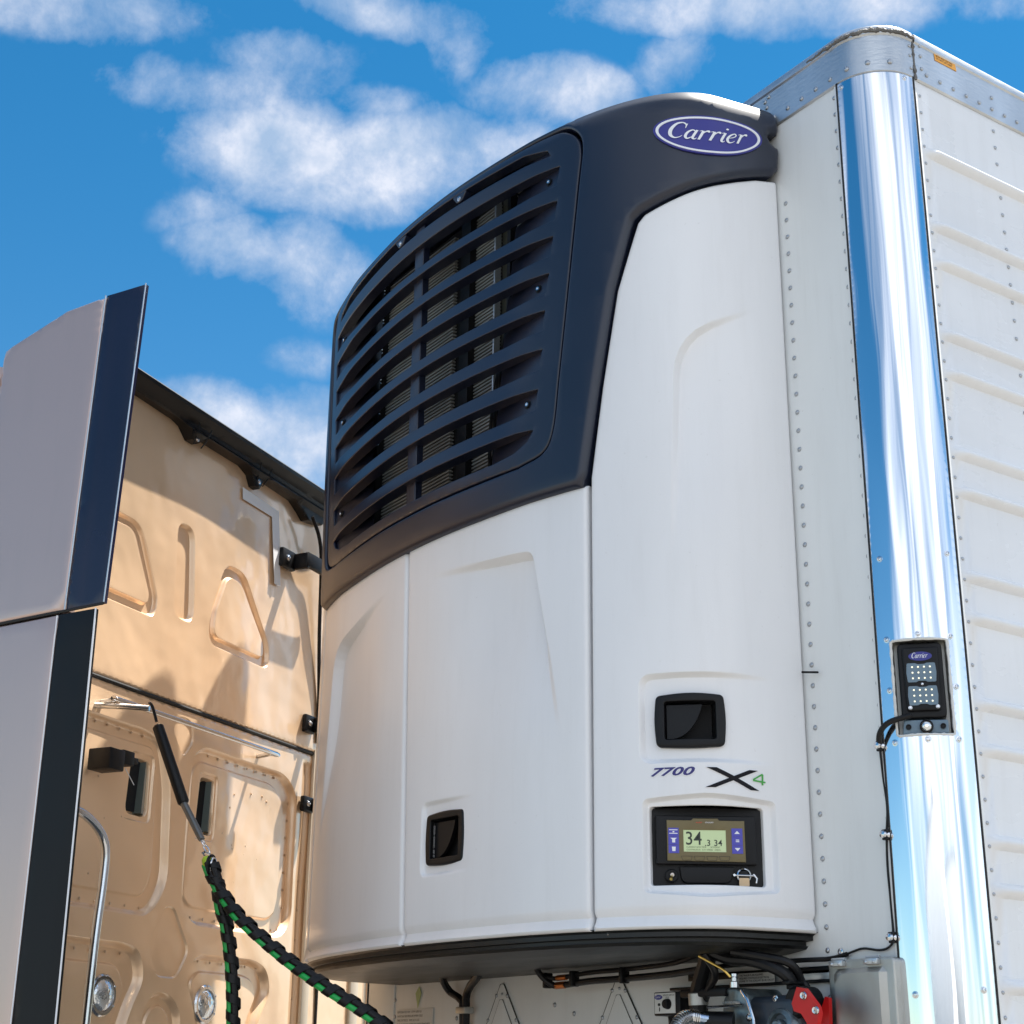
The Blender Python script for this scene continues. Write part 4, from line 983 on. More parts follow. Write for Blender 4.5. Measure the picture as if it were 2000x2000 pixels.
# --- underside pan
def plan_ring(k, z, n=70, dd=0.0):
    out = []
    for s in np.linspace(-SMAX, SMAX, n):
        p = US(s, 2.0, dd); out.append(Vector((U0 + (p.x - U0) * k, p.y * k, z)))
    return out
mb = MB(); lay = [(.995, 1.876), (.985, 1.872), (.978, 1.868), (.978, 1.858), (.955, 1.856), (.955, 1.848), (.962, 1.847), (.955, 1.840), (.90, 1.832), (.86, 1.829)]
rings = [plan_ring(k_, z_) for k_, z_ in lay]; n = 70
for i, r_ in enumerate(rings): mb.v += [tuple(p) for p in r_]
mb.f += [tuple([i * n + j, (i + 1) * n + j, (i + 1) * n + j + 1, i * n + j + 1]) for i in range(len(rings) - 1) for j in range(n - 1)]; mb.mi = [0] * len(mb.f)
mb.add(rings[-1], [list(range(n))])
M_pan = mat('black_underpan', (.005, .005, .0045), .42, noise=(4, .4, (1, 4, 1)), bump=(6, .4, (1, 3, 1)))
mb.build('base_pan', M_pan, unit)
mb = MB(); c = US(.74, 1.868, -.02); mb.tube([c + Vector((-.014, 0, -.004)), c + Vector((0, 0, .006)), c + Vector((.014, 0, -.004))], .003, 6); mb.build('spring_clip', M_steel, unit)
# hoses below the pan
def hose(name, pts, r, m=M_rubber, par=unit, sm=6, seg=10):
    b = MB(); b.tube(pts, r, seg, smooth=sm); return b.build(name, m, par)
hose('drain_hose', [FX(-.71, 1.87, .12), FX(-.70, 1.835, .08), FX(-.66, 1.80, .04), FX(-.60, 1.775, .03), FX(-.583, 1.74, .03), FX(-.58, 1.5, .03)], .011)
hose('drain_hose', [FX(-.50, 1.87, .12), FX(-.505, 1.838, .08), FX(-.545, 1.81, .04), FX(-.565, 1.78, .03), FX(-.565, 1.74, .03), FX(-.562, 1.5, .03)], .012)
mb = MB(); mb.box(FB(-.572, -.035, 1.742), (.052, .035, .020), bev=.004); mb.build('hose_clamp', M_alu2, unit)
hose('battery_cable', [FX(-.20, 1.87, .16), FX(-.19, 1.833, .12), FX(-.13, 1.818, .10), FX(-.09, 1.816, .09), FX(.05, 1.824, .09), FX(.22, 1.826, .09), FX(.40, 1.832, .11), FX(.5, 1.850, .13)], .0062)
hose('battery_cable', [FX(-.22, 1.87, .15), FX(-.18, 1.828, .12), FX(-.13, 1.802, .10), FX(-.09, 1.796, .09), FX(.05, 1.802, .09), FX(.22, 1.803, .09), FX(.38, 1.806, .11), FX(.5, 1.812, .13)], .0085)
mb = MB(); mb.tube([FX(-.10, 1.816, .09), FX(-.055, 1.817, .09)], .0075, 8); mb.tube([FX(-.105, 1.796, .09), FX(-.06, 1.797, .09)], .0095, 8); mb.build('copper_terminal', M_copper, unit)
for x in (-.145, -.02, .20):
    mb = MB(); mb.box(FB(x, -.093, 1.811), (.014, .028, .040), bev=.004); mb.build('cable_clamp', M_black, unit)
hose('large_hose', [FX(.545, 1.88, .16), FX(.530, 1.83, .14), FX(.505, 1.78, .12), FX(.493, 1.72, .11), FX(.490, 1.4, .10)], .021)
mb = MB(); mb.lathe([(.0235, 0), (.0235, .026), (.022, .028)], FX(.495, 1.728, .113), (0, -.05, 1), 20); mb.build('hose_clamp', M_alu2, unit)
hose('wiring_hose', [FX(.50, 1.87, .18), FX(.60, 1.835, .14), FX(.70, 1.822, .12), FX(.80, 1.790, .09), FX(.84, 1.74, .06), FX(.85, 1.68, .05), FX(.85, 1.4, .05)], .014)
hose('wiring_hose', [FX(.62, 1.85, .16), FX(.72, 1.833, .12), FX(.82, 1.812, .08), FX(.855, 1.770, .05), FX(.875, 1.72, .04), FX(.88, 1.4, .04)], .010)
hose('wiring_hose', [FX(.52, 1.85, .18), FX(.56, 1.80, .15), FX(.53, 1.76, .12), FX(.50, 1.70, .08)], .009)
hose('brass_line', [FX(.50, 1.845, .19), FX(.55, 1.825, .17), FX(.59, 1.808, .16), FX(.615, 1.790, .15)], .0032, M_brass)
mb = MB(); mb.lathe([(.011, 0), (.011, .012), (.007, .014), (.007, .022), (.009, .024), (.009, .030), (0, .030)], FX(.628, 1.765, .14), (0, 0, 1), 12); mb.build('fitting', M_steel, unit)
for x, z in ((.828, 1.768), (.842, 1.757), (.50, 1.80)):
    mb = MB(); mb.box(FB(x, -.075, z), (.022, .05, .008), Matrix.Translation((0, 0, 0)), bev=.002); mb.build('cable_tie', M_black, unit)
mb = MB(); mb.box(FB(.52, -.12, 1.757), (.16, .02, .02), bev=.004); mb.build('bracket', M_black, unit)

# --- nose box with plug and the red coupling plates on the trailer
NN = near(.66, 1.70, .12)
M_cast = mat('cast_grey_metal', (.20, .25, .27), .38, metal=.75, noise=(25, .3, S1), bump=(30, .4, S1))
mb = MB(); NN = near(.66, 1.70, .12)
mb = MB(); mb.box(tuple(NN(.735, 1.66, .055)), (.155, .11, .165), bev=.018, seg=4)
nb = mb.build('electrical_box', mat('dark_blue_grey_box', (.03, .04, .055), .3, noise=(12, .3, S1)), trailer, 'dark electrical socket box on the nose below the notice label')
mb = MB(); P = roundpoly([(.575, 1.58), (.685, 1.58), (.685, 1.67), (.665, 1.745), (.645, 1.762), (.605, 1.762), (.580, 1.735)], .012); patch(mb, P, NN, h=.03, edge_r=.006, wall=.11, disp=lambda V: V[:, 0] * 0 + .125 - .01 * sst(np.abs(V[:, 0] - .63), .02, .035))
mb.build('socket_cover', M_cast, nb)
mb = MB(); mb.tube([FX(.652, 1.758, .13), FX(.672, 1.735, .13), FX(.690, 1.690, .13), FX(.695, 1.60, .13)], .004, 8); mb.tube([FX(.530, 1.722, .16), FX(.655, 1.724, .15)], .003, 8); mb.build('cover_hinge', M_steel, nb)
for x, z in ((.675, 1.695), (.768, 1.733)):
    mb = MB(); mb.screw(FX(x, z, .13 if x < .7 else .105), (0, -1, 0), .006); mb.build('bolt', M_steel, nb)
mb = MB()
for i in range(5): mb.lathe([(.006, 0), (.003, .012)], FX(.598 + i * .010, 1.728, .138), (0, -1, .2), 8)
mb.build('terminal', M_alu2, nb)
# red couplings
NN = near(.87, 1.72, .12)
mb = MB(); P = roundpoly([(.838, 1.712), (.872, 1.680), (.905, 1.700), (.910, 1.722), (.885, 1.740), (.852, 1.752), (.836, 1.738)], .008)
mb.prism([(.872, 1.640), (.895, 1.640), (.916, 1.700), (.912, 1.715), (.876, 1.752), (.852, 1.756), (.834, 1.722), (.840, 1.706), (.862, 1.700), (.878, 1.680)], .012, NN, .12)
gc = mb.build('coupling_plate', M_red, trailer, 'red air coupling plate beside the metal document box')
for x, z in ((.862, 1.739), (.898, 1.706)):
    m = MB(); m.lathe([(.0085, 0), (.0085, .002), (.0065, .003), (.0065, .007), (.003, .007), (0, .006)], FX(x, z, .132), (0, -1, 0), 14); m.build('bolt', M_steel, gc)
mb = MB(); mb.lathe([(.045, 0), (.045, .05), (.040, .058), (.030, .060), (.028, .052), (.018, .052), (.016, .066), (.012, .070), (0, .070)], FX(.836, 1.663, .06), (0, -1, .1), 30); mb.build('coupling_body', M_cast, gc)
mb = MB(); mb.lathe([(.035, 0), (.035, .05), (.028, .058), (0, .058)], FX(.888, 1.722, .05), (0, -1, 0), 24); mb.build('rear_coupling', M_black, gc)
mb = MB(); mb.prism([(.835, 1.62), (.872, 1.62), (.876, 1.735), (.865, 1.738), (.845, 1.700)], .01, NN, .05); mb.build('rear_plate', M_red, gc)

# ================================================================== plug cable (its own thing)
sup = thing('plug_cable', 'green power cable with silver coiled strain relief plugged into the nose socket', 'cable', tuple(FX(.50, 1.68, .2)))
mb = MB(); mb.tube([FX(.520, 1.692, .19), FX(.620, 1.685, .15)], [.020, .024], 18); mb.build('plug_body', M_rubber, sup)
mb = MB(); mb.tube([FX(.498, 1.698, .205), FX(.53, 1.694, .19)], .0145, 16); mb.build('plug_collar', mat('blue_steel_collar', (.35, .45, .60), .2, metal=1), sup)
ax = catmull([FX(.497, 1.698, .205), FX(.46, 1.702, .225), FX(.425, 1.693, .25), FX(.402, 1.668, .27)], 10)
mb = MB(); turns = 16; pts = []
for i in range(turns * 12 + 1):
    t = i / (turns * 12) * (len(ax) - 1); j = min(int(t), len(ax) - 2); p = ax[j].lerp(ax[j + 1], t - j); tg = (ax[j + 1] - ax[j]).normalized(); u = tg.cross(Vector((0, 0, 1))).normalized(); w = tg.cross(u); a = 2 * math.pi * i / 12
    pts.append(p + (u * math.cos(a) + w * math.sin(a)) * .0155)
mb.tube(pts, .0016, 5); mb.build('coil_spring', M_steel, sup)
mb = MB(); mb.tube(ax, .0140, 14); mb.build('spring_sleeve', M_alu2, sup)
mb = MB(); mb.tube([ax[-2], FX(.396, 1.655, .275), FX(.385, 1.55, .29), FX(.30, 1.30, .4), FX(.0, 1.15, .9), FX(-.45, 1.2, 1.1)], .0125, 12, smooth=6); mb.build('cable', M_hgreen, sup)

# ================================================================== TRACTOR
truck = thing('semi_truck', 'gold highway truck seen from behind its sleeper cab, turned across the trailer', 'truck', tuple(CB(4.2, 0, 0)))
A0, A1 = 3.19, 5.46
tri1 = roundpoly([(3.60, 2.905), (3.868, 2.905), (3.882, 2.97), (3.765, 3.193), (3.60, 3.193)], [.01, .045, .03, .06, .01])
tri1i = roundpoly([(3.60, 2.945), (3.828, 2.945), (3.832, 2.975), (3.728, 3.158), (3.60, 3.158)], [.01, .02, .02, .03, .01])
slot = roundpoly([(3.958, 2.935), (4.080, 2.935), (4.040, 3.262), (3.930, 3.262)], .028)
slot = roundpoly([(3.965, 2.938), (4.078, 2.938), (4.040, 3.262), (3.945, 3.262)], .052)
tri2 = roundpoly([(4.165, 2.898), (4.548, 2.898), (4.548, 2.985), (4.362, 3.204), (4.238, 3.204), (4.165, 3.02)], [.07, .04, .06, .05, .05, .05])
tri2i = roundpoly([(4.198, 2.935), (4.508, 2.935), (4.505, 2.985), (4.342, 3.158), (4.258, 3.158), (4.198, 3.01)], [.04, .02, .03, .03, .03, .03])
def dUp(V):
    d = .014 * (sst(sdf(V, tri1), 0, .010) - sst(sdf(V, tri1i), -.010, .000))
    d += .014 * (sst(sdf(V, tri2), 0, .010) - sst(sdf(V, tri2i), -.010, .000))
    d += .015 * sst(sdf(V, slot), 0, .012)
    d += .004 * np.sin(V[:, 0] * 7.1 + 1.3 * V[:, 1]) * np.sin(V[:, 1] * 5.3 + .7)
    return -d + .012 * sst(V[:, 0], 4.70, 4.86)
mb = MB(); patch(mb, [(A0, 2.668), (A1, 2.668), (A1, 3.655), (3.50, 3.655), (A0, 3.46)], CB, h=.014, bh=.03, feats=((tri1, .010), (grow(tri1i, .010), .010), (tri2, .010), (grow(tri2i, .010), .010), (slot, .012)), disp=dUp, edge_r=.006, wall=.02)
up = mb.build('upper_back_wall', M_gold, truck)
d1o = roundpoly([(3.50, 1.995), (3.98, 1.995), (4.060, 2.10), (4.035, 2.40), (3.985, 2.535), (3.90, 2.556), (3.50, 2.556)], [.01, .06, .06, .06, .05, .04, .01])
d1i = roundpoly([(3.50, 2.050), (3.955, 2.050), (3.995, 2.12), (3.985, 2.42), (3.955, 2.512), (3.50, 2.512)], [.01, .05, .05, .05, .03, .01])
d2o = roundpoly([(4.215, 1.992), (4.735, 1.992), (4.800, 2.06), (4.785, 2.50), (4.70, 2.558), (4.195, 2.560), (4.135, 2.52), (4.125, 2.35), (4.140, 2.05)], .05)
d2i = roundpoly([(4.205, 2.045), (4.665, 2.045), (4.725, 2.085), (4.735, 2.45), (4.655, 2.515), (4.19, 2.515), (4.150, 2.47), (4.160, 2.08)], .045)
v1o = roundpoly([(3.823, 2.272), (3.962, 2.272), (3.962, 2.484), (3.840, 2.484)], .025); v1i = roundpoly([(3.840, 2.290), (3.952, 2.290), (3.948, 2.465), (3.853, 2.465)], .03)
v2o = roundpoly([(4.195, 2.262), (4.312, 2.262), (4.312, 2.482), (4.200, 2.482)], .025); v2i = roundpoly([(4.205, 2.282), (4.303, 2.282), (4.300, 2.465), (4.212, 2.465)], .02)
bead = roundpoly([(4.085, 2.498), (4.135, 2.56), (4.125, 2.618), (4.09, 2.632), (4.04, 2.630), (4.015, 2.58)], .025)
dia = roundpoly([(4.040, 1.826), (4.146, 1.826), (4.205, 1.915), (4.108, 2.040), (4.060, 2.040), (3.98, 1.92)], [.03, .03, .03, .03, .03, .04])
p3o = roundpoly([(3.50, 1.40), (3.83, 1.40), (3.93, 1.72), (3.99, 1.82), (3.95, 1.90), (3.88, 1.917), (3.50, 1.917)], [.01, .03, .06, .06, .05, .04, .01])
p3i = roundpoly([(3.50, 1.44), (3.80, 1.44), (3.87, 1.70), (3.925, 1.78), (3.89, 1.84), (3.85, 1.857), (3.50, 1.857)], [.01, .03, .05, .05, .04, .03, .01])
p4o = roundpoly([(4.34, 1.40), (4.56, 1.40), (4.62, 1.70), (4.695, 1.82), (4.66, 1.89), (4.58, 1.914), (4.25, 1.912), (4.185, 1.84), (4.25, 1.74)], .05)
p4i = roundpoly([(4.38, 1.44), (4.53, 1.44), (4.575, 1.69), (4.64, 1.80), (4.61, 1.85), (4.55, 1.865), (4.28, 1.862), (4.235, 1.82), (4.30, 1.72)], .04)
arch = roundpoly([(3.97, 1.30), (4.20, 1.30), (4.185, 1.73), (4.12, 1.785), (4.04, 1.785), (3.99, 1.73)], .04)
archi = roundpoly([(4.00, 1.30), (4.165, 1.30), (4.150, 1.71), (4.11, 1.750), (4.06, 1.750), (4.02, 1.71)], .03)
def dLo(V):
    g = lambda P, w, h: h * sst(sdf(V, P), 0, w)
    d = g(d1o, .018, .022) - g(d1i, .009, .007) + g(d2o, .018, .022) - g(d2i, .009, .007)
    d += g(v1o, .006, .006) + g(v1i, .010, .018) + g(v2o, .006, .006) + g(v2i, .010, .018)
    d += g(bead, .006, .006) + g(dia, .006, .006) + g(p3o, .020, .026) - g(p3i, .009, .008) + g(p4o, .020, .026) - g(p4i, .009, .008) + g(arch, .016, .020) - g(archi, .009, .008)
    d += .003 * np.sin(V[:, 0] * 9 + 2 * V[:, 1]) * np.sin(V[:, 1] * 8 + .7)
    d += .014 * np.exp(-((V[:, 0] - 4.855) / .028) ** 2) * sst(2.63 - V[:, 1], 0, .02)
    return -d
mb = MB(); patch(mb, [(A0, 1.30), (A1, 1.30), (A1, 2.655), (A0, 2.655)], CB, h=.012, bh=.03, feats=((d1o, .018), (d1i, .009), (d2o, .018), (d2i, .009), (v1o, .006), (v1i, .010), (v2o, .006), (v2i, .010), (bead, .006), (dia, .006), (p3o, .020), (p3i, .009), (p4o, .020), (p4i, .009), (arch, .016), (archi, .009)), disp=dLo, edge_r=.006, wall=.02)
lo = mb.build('lower_back_wall', M_gold, truck)
mb = MB()
for (x0, z0, x1, z1, k) in ((4.19, 2.538, 4.66, 2.536, 9), (3.60, 2.535, 3.95, 2.535, 7), (4.22, 2.018, 4.70, 2.018, 8), (3.60, 2.022, 3.95, 2.022, 6), (4.145, 2.10, 4.138, 2.46, 7), (4.765, 2.10, 4.76, 2.46, 7), (3.60, 1.885, 3.88, 1.885, 5), (4.28, 1.888, 4.62, 1.888, 6)):
    for i in range(k):
        t = i / (k - 1); mb.rivet(CB(x0 + (x1 - x0) * t, z0 + (z1 - z0) * t, -.020), Nv, .0045)
for i in range(28):
    x, z = random.choice([(random.uniform(3.6, 3.95), random.uniform(2.08, 2.45)), (random.uniform(4.35, 4.7), random.uniform(2.08, 2.48))]); mb.rivet(CB(x, z, -.0165), Nv, .0038)
for i in range(12):
    mb.rivet(CB(4.852, 1.40 + i * .10, -.014), Nv, .005); mb.rivet(CB(4.832, 1.45 + i * .20, -.010), Nv, .004)
mb.build('rivet_row', M_gold, lo)
mb = MB(); mb.add([CB(A0, 1.3, -.09), CB(A1, 1.3, -.09), CB(A1, 3.65, -.09), CB(A0, 3.40, -.09)], [[0, 1, 2, 3]]); mb.build('seam_backing', M_gasket, truck)
mb = MB(); mb.tube([CB(A0, 2.661, .0), CB(A1, 2.661, .0)], .0065, 8); mb.build('seam_gasket', M_gasket, truck)
mb = MB(); mb.box((0, 0, 0), (.05, 2.3, .012), frame(CB, 4.905, 2.5, .004), bev=.003); mb.build('edge_trim', M_cream, truck)
mb = MB(); mb.box((0, 0, 0), (.010, 2.3, .012), frame(CB, 4.990, 2.5, .004), bev=.003); mb.build('edge_gasket', M_gasket, truck)
mb = MB(); mb.box((0, 0, 0), (.06, 2.3, .012), frame(CB, 5.255, 2.5, .004), bev=.003); mb.build('edge_trim', M_cream, truck)
# cab body behind the wall: side, roof, far side
def box_c(mb, a0, a1, n0, n1, z0, z1):
    c = [CB(a, z, n) for z in (z0, z1) for a, n in ((a0, n0), (a1, n0), (a1, n1), (a0, n1))]
    mb.add(c, [[0, 1, 2, 3], [7, 6, 5, 4], [0, 4, 5, 1], [1, 5, 6, 2], [2, 6, 7, 3], [3, 7, 4, 0]])
mb = MB(); box_c(mb, A0 + .01, A1 - .003, -.10, -3.0, 1.0, 3.22); mb.build('cab_shell', M_gold, truck)
mb = MB()
prf = [(.012, 3.640), (.018, 3.656), (.010, 3.668), (-.02, 3.660), (-.10, 3.60), (-.5, 3.48), (-2.6, 3.20)]
aa = np.linspace(3.50, A1, 12); k = len(prf)
mb.add([CB(a, z, n) for a in aa for n, z in prf], [[i * k + j, (i + 1) * k + j, (i + 1) * k + j + 1, i * k + j + 1] for i in range(11) for j in range(k - 1)])
mb.build('roof_cap', M_cream, truck)
# black gutter under the roof edge with mounting lobes
mb = MB()
low = [(3.50, 3.590), (3.66, 3.589), (3.86, 3.588), (3.90, 3.580), (3.945, 3.545), (3.985, 3.545), (4.015, 3.572), (4.26, 3.570), (4.31, 3.553), (4.335, 3.517), (4.365, 3.515), (4.39, 3.560), (4.60, 3.556), (4.66, 3.530), (4.70, 3.508), (4.80, 3.520), (4.86, 3.57), (5.44, 3.59)]
upr = [(5.44, 3.650), (3.50, 3.650)]
def gutd(V): return .055 + .020 * np.sin((3.65 - V[:, 1]) / .065 * math.pi * 1.6) * (V[:, 1] > 3.56) - .02 * sst(3.575 - V[:, 1], 0, .03)
patch(mb, low + upr, CB, h=.012, bh=.02, disp=gutd, edge_r=.006, wall=.055)
gut = mb.build('roof_gutter', M_black, truck)
for a in (3.965, 4.35):
    m = MB(); m.screw(CB(a, 3.552 if a < 4 else 3.536, .036), Nv, .006); m.build('bolt', M_steel, gut)
    for da in (-.022, .05):
        m = MB(); m.tube([CB(a + da, 3.60, .055), CB(a + da * .8, 3.56, .045), CB(a + da * .6, 3.53, .03)], .0022, 6, smooth=4); m.build('lobe_rib', M_rubber, gut)
# tape strips
mb = MB(); mb.prism([(4.538, 3.216), (4.579, 3.216), (4.535, 3.492), (4.49, 3.470)], .001, CB, .006); mb.build('tape_strip', M_tape, up)
mb = MB(); mb.prism([(4.298, 3.458), (4.49, 3.455), (4.531, 3.490), (4.293, 3.500)], .001, CB, .0065); mb.build('tape_strip', M_tape, up)
# brackets at the far edge
def bracket(a, z, w, h, reach):
    m = MB(); m.box((0, 0, 0), (w, h, .02), frame(CB, a, z, .015), bev=.006)
    m.box((0, 0, 0), (reach, h * .8, .018), frame(CB, a + w / 2 + reach / 2 - .01, z + .005, .075), bev=.006)
    m.box((0, 0, 0), (.02, h * .85, .075), frame(CB, a + w / 2 - .005, z, .045), bev=.006)
    o = m.build('hinge_bracket', M_black, truck)
    m = MB(); m.screw(CB(a - w * .1, z, .026), Nv, .009); m.build('bolt', M_steel, o); return o
bracket(4.60, 3.325, .09, .072, .22); bracket(4.815, 2.757, .065, .066, .06); bracket(4.835, 2.468, .07, .056, .05)
hose('conduit', [CB(4.70, 3.52, .05), CB(4.76, 3.45, .05), CB(4.80, 3.35, .04), CB(4.83, 3.1, .03), CB(4.87, 2.85, .02), CB(4.885, 2.7, .015)], .007, M_rubber, truck)
# hand rail (horizontal) and grab bar
hose('hand_rail', [CB(3.655, 2.590, .0), CB(3.662, 2.592, .055), CB(3.70, 2.592, .060), CB(4.485, 2.593, .060), CB(4.515, 2.591, .050), CB(4.520, 2.586, .0)], .0085, M_steel, truck, sm=5, seg=14)
hose('grab_bar', [CB(3.36, 2.225, .0), CB(3.40, 2.230, .115), CB(3.47, 2.228, .12), CB(3.545, 2.196, .12), CB(3.585, 2.150, .12), CB(3.590, 2.06, .12), CB(3.580, 1.88, .12), CB(3.574, 1.5, .12), CB(3.57, 1.35, .12)], .0125, M_steel, truck, sm=6, seg=16)
# vents: dark arched opening with a grey-green flap over its right half
M_flap = mat('vent_flap_grey', (.15, .18, .165), .35)
for (x0, x1, z0, z1) in ((3.853, 3.948, 2.303, 2.450), (4.214, 4.304, 2.298, 2.450)):
    def archp(xa, xb): return [((x0 + x1) / 2 + (x1 - x0) * .5 * math.cos(t), z1 - .062 + .070 * math.sin(t)) for t in np.linspace(0, math.pi, 17) if xa - 1e-6 <= (x0 + x1) / 2 + (x1 - x0) * .5 * math.cos(t) <= xb + 1e-6]
    P = [(x0, z0), (x1, z0)] + archp(x0, x1)
    m = MB(); m.prism(P, .016, CB, -.049); v = m.build('vent', M_dark, truck)
    xm = (x0 + x1) / 2 + .001
    P = [(xm, z0 - .004), (x1 + .001, z0 - .004)] + archp(xm, x1)
    n = len(P); vs = [CB(p[0], p[1], -.006 - .026 * (p[0] - xm) / (x1 - xm)) for p in P] + [CB(p[0], p[1], -.050) for p in P]
    m = MB(); m.add(vs, [list(range(n))] + [[i, n + i, n + (i + 1) % n, (i + 1) % n] for i in range(n)]); m.build('vent_flap', M_flap, v)
# round lights
for a, z in ((3.812, 1.763), (4.333, 1.760)):
    m = MB(); m.lathe([(.060, -.03), (.060, .002), (.055, .007), (.047, .007), (.045, .001)], CB(a, z, -.016), Nv, 36); lt = m.build('round_work_light', M_steel, truck)
    m = MB(); m.lathe([(.046, .000), (.040, .008), (.025, .013), (.010, .015), (0, .015)], CB(a, z, -.016), Nv, 30); m.build('light_lens', M_glass, lt)
    for t in (90, 210, 330, 30): m = MB(); m.screw(CB(a + .054 * math.cos(R(t)), z + .054 * math.sin(R(t)), -.010), Nv, .0035); m.build('screw', M_steel, lt)
# black clip on the door edge
mb = MB(); mb.box((0, 0, 0), (.07, .062, .08), frame(CB, 3.64, 2.410, .05), bev=.004); mb.box((0, 0, 0), (.055, .042, .07), frame(CB, 3.70, 2.425, .05), bev=.004); mb.box((0, 0, 0), (.05, .018, .04), frame(CB, 3.755, 2.430, .04), bev=.004)
mb.build('hose_holder', M_black, truck)
hose('thin_wire', [CB(3.745, 2.405, .04), CB(3.80, 2.365, .035)], .0012, M_white, truck, sm=2)

# side fairing, outer face towards the camera
Uf = [(-.560, 2.692), (-.238, 2.714), (-.217, 3.650), (-.354, 3.628), (-.556, 3.547)]
mb = MB()
def fd(V): return 0 * V[:, 0]
patch(mb, [(-.575, 2.692), (-.236, 2.714), (-.217, 3.650), (-.354, 3.630), (-.57, 3.540)], FAr, h=.03, bh=.03, disp=fd, edge_r=.010, wall=.03)
fu = mb.build('upper_side_fairing', M_fair, truck)
mb = MB(); patch(mb, [(-.234, 2.715), (-.112, 2.722), (-.082, 3.662), (-.215, 3.651)], FAr, h=.03, bh=.03, edge_r=.003, wall=.012, disp=lambda V: .004 * np.exp(-((V[:, 0] + .205 + (3.65 - V[:, 1]) * .02) / .010) ** 2) - .002)
mb.build('rubber_edge', M_strip, fu)
mb = MB(); mb.tube([FAr(-.236, 2.714, .001), FAr(-.217, 3.650, .001)], .0022, 6); mb.tube([FAr(-.110, 2.722, 0), FAr(-.080, 3.662, 0)], .0022, 6); mb.build('bright_edge', M_alu, fu)
mb = MB(); mb.tube([FAr(-.58, 2.690, -.004), FAr(-.238, 2.712, -.004), FAr(-.114, 2.720, -.004)], .004, 6); mb.build('lower_edge_seal', M_gasket, fu)
mb = MB(); patch(mb, [(-.62, 1.25), (-.254, 1.25), (-.258, 2.702), (-.62, 2.680)], FAr, h=.06, bh=.06, edge_r=.006, wall=.03)
fl = mb.build('lower_side_fairing', M_fair, truck)
mb = MB(); patch(mb, [(-.252, 1.25), (-.118, 1.25), (-.136, 2.708), (-.256, 2.702)], FAr, h=.06, bh=.06, edge_r=.003, wall=.012); mb.build('rubber_edge', M_black, fl)
mb = MB(); mb.tube([FAr(-.254, 1.25, .001), FAr(-.258, 2.70, .001)], .002, 6); mb.tube([FAr(-.1155, 1.25, 0), FAr(-.1335, 2.708, 0)], .0024, 6); mb.build('bright_edge', M_white, fl)
mb = MB(); patch(mb, [(-2.6, 1.0), (-.640, 1.0), (-.632, 2.6), (-.60, 3.30), (-.585, 3.50), (-.70, 3.535), (-2.6, 3.40)], FAr, h=.3, bh=.1, edge_r=.02, wall=.05, disp=lambda V: V[:, 0] * 0 - .006); mb.build('cab_side', M_fair, truck)
mb = MB(); mb.add([FAr(-2.6, 1.0, -.055), FAr(-.25, 1.0, -.055), FAr(-.25, 3.55, -.055), FAr(-.55, 3.48, -.055), FAr(-2.6, 3.38, -.055)], [[0, 1, 2, 3, 4]]); mb.build('inner_panel', M_gasket, truck)

# ================================================================== spring hanger and hoses
hang = thing('hose_hanger', 'black and steel gas spring hanging diagonally from the cab hand rail', 'hose hanger', (-.72, -1.0, 2.5))
V = Vector
mb = MB(); mb.tube([(-.90, -1.165, 2.578), (-.86, -1.12, 2.573), (-.80, -1.06, 2.567), (-.757, -1.005, 2.562)], .0085, 12, smooth=4); mb.build('swing_arm', M_steel, hang)
mb = MB(); mb.lathe([(.018, -.02), (.018, .012), (.012, .015), (.012, .025), (.006, .026), (.006, .04)], (-.893, -1.158, 2.578), (-.6, -.6, .2), 14); mb.build('arm_pivot', M_steel, hang)
mb = MB(); mb.tube([(-.762, -1.005, 2.580), (-.752, -1.0, 2.570), (-.742, -.995, 2.548), (-.733, -.989, 2.520)], .0045, 8, smooth=3); mb.build('hook', M_black, hang)
a_, b_ = V((-.729, -.986, 2.508)), V((-.620, -.930, 2.273)); c_ = V((-.553, -.896, 2.168))
mb = MB(); mb.tube([a_, a_.lerp(b_, .02), a_.lerp(b_, .98), b_], [.012, .0165, .0165, .013], 18); mb.build('spring_cylinder', M_black, hang)
mb = MB(); mb.tube([b_, b_.lerp(c_, .8), c_], [.0105, .0105, .009], 16); mb.build('piston_rod', mat('grey_rod', (.16, .16, .155), .3, metal=.6), hang)
def ringpts(c, u, w, ru, rw, n=16): return [c + u * ru * math.cos(2 * math.pi * i / n) + w * rw * math.sin(2 * math.pi * i / n) for i in range(n + 1)]
mb = MB(); dn = (c_ - b_).normalized(); sx = dn.cross(Nv).normalized()
mb.tube(ringpts(c_ + dn * .012, dn, sx, .012, .007), .0022, 6); mb.tube(ringpts(c_ + dn * .034, dn, Nv, .016, .007), .0024, 6); mb.tube([c_ + dn * .05 + sx * .022, c_ + dn * .048 + sx * .006, c_ + dn * .050 - sx * .004], .004, 8); mb.build('snap_hook', M_steel, hang)
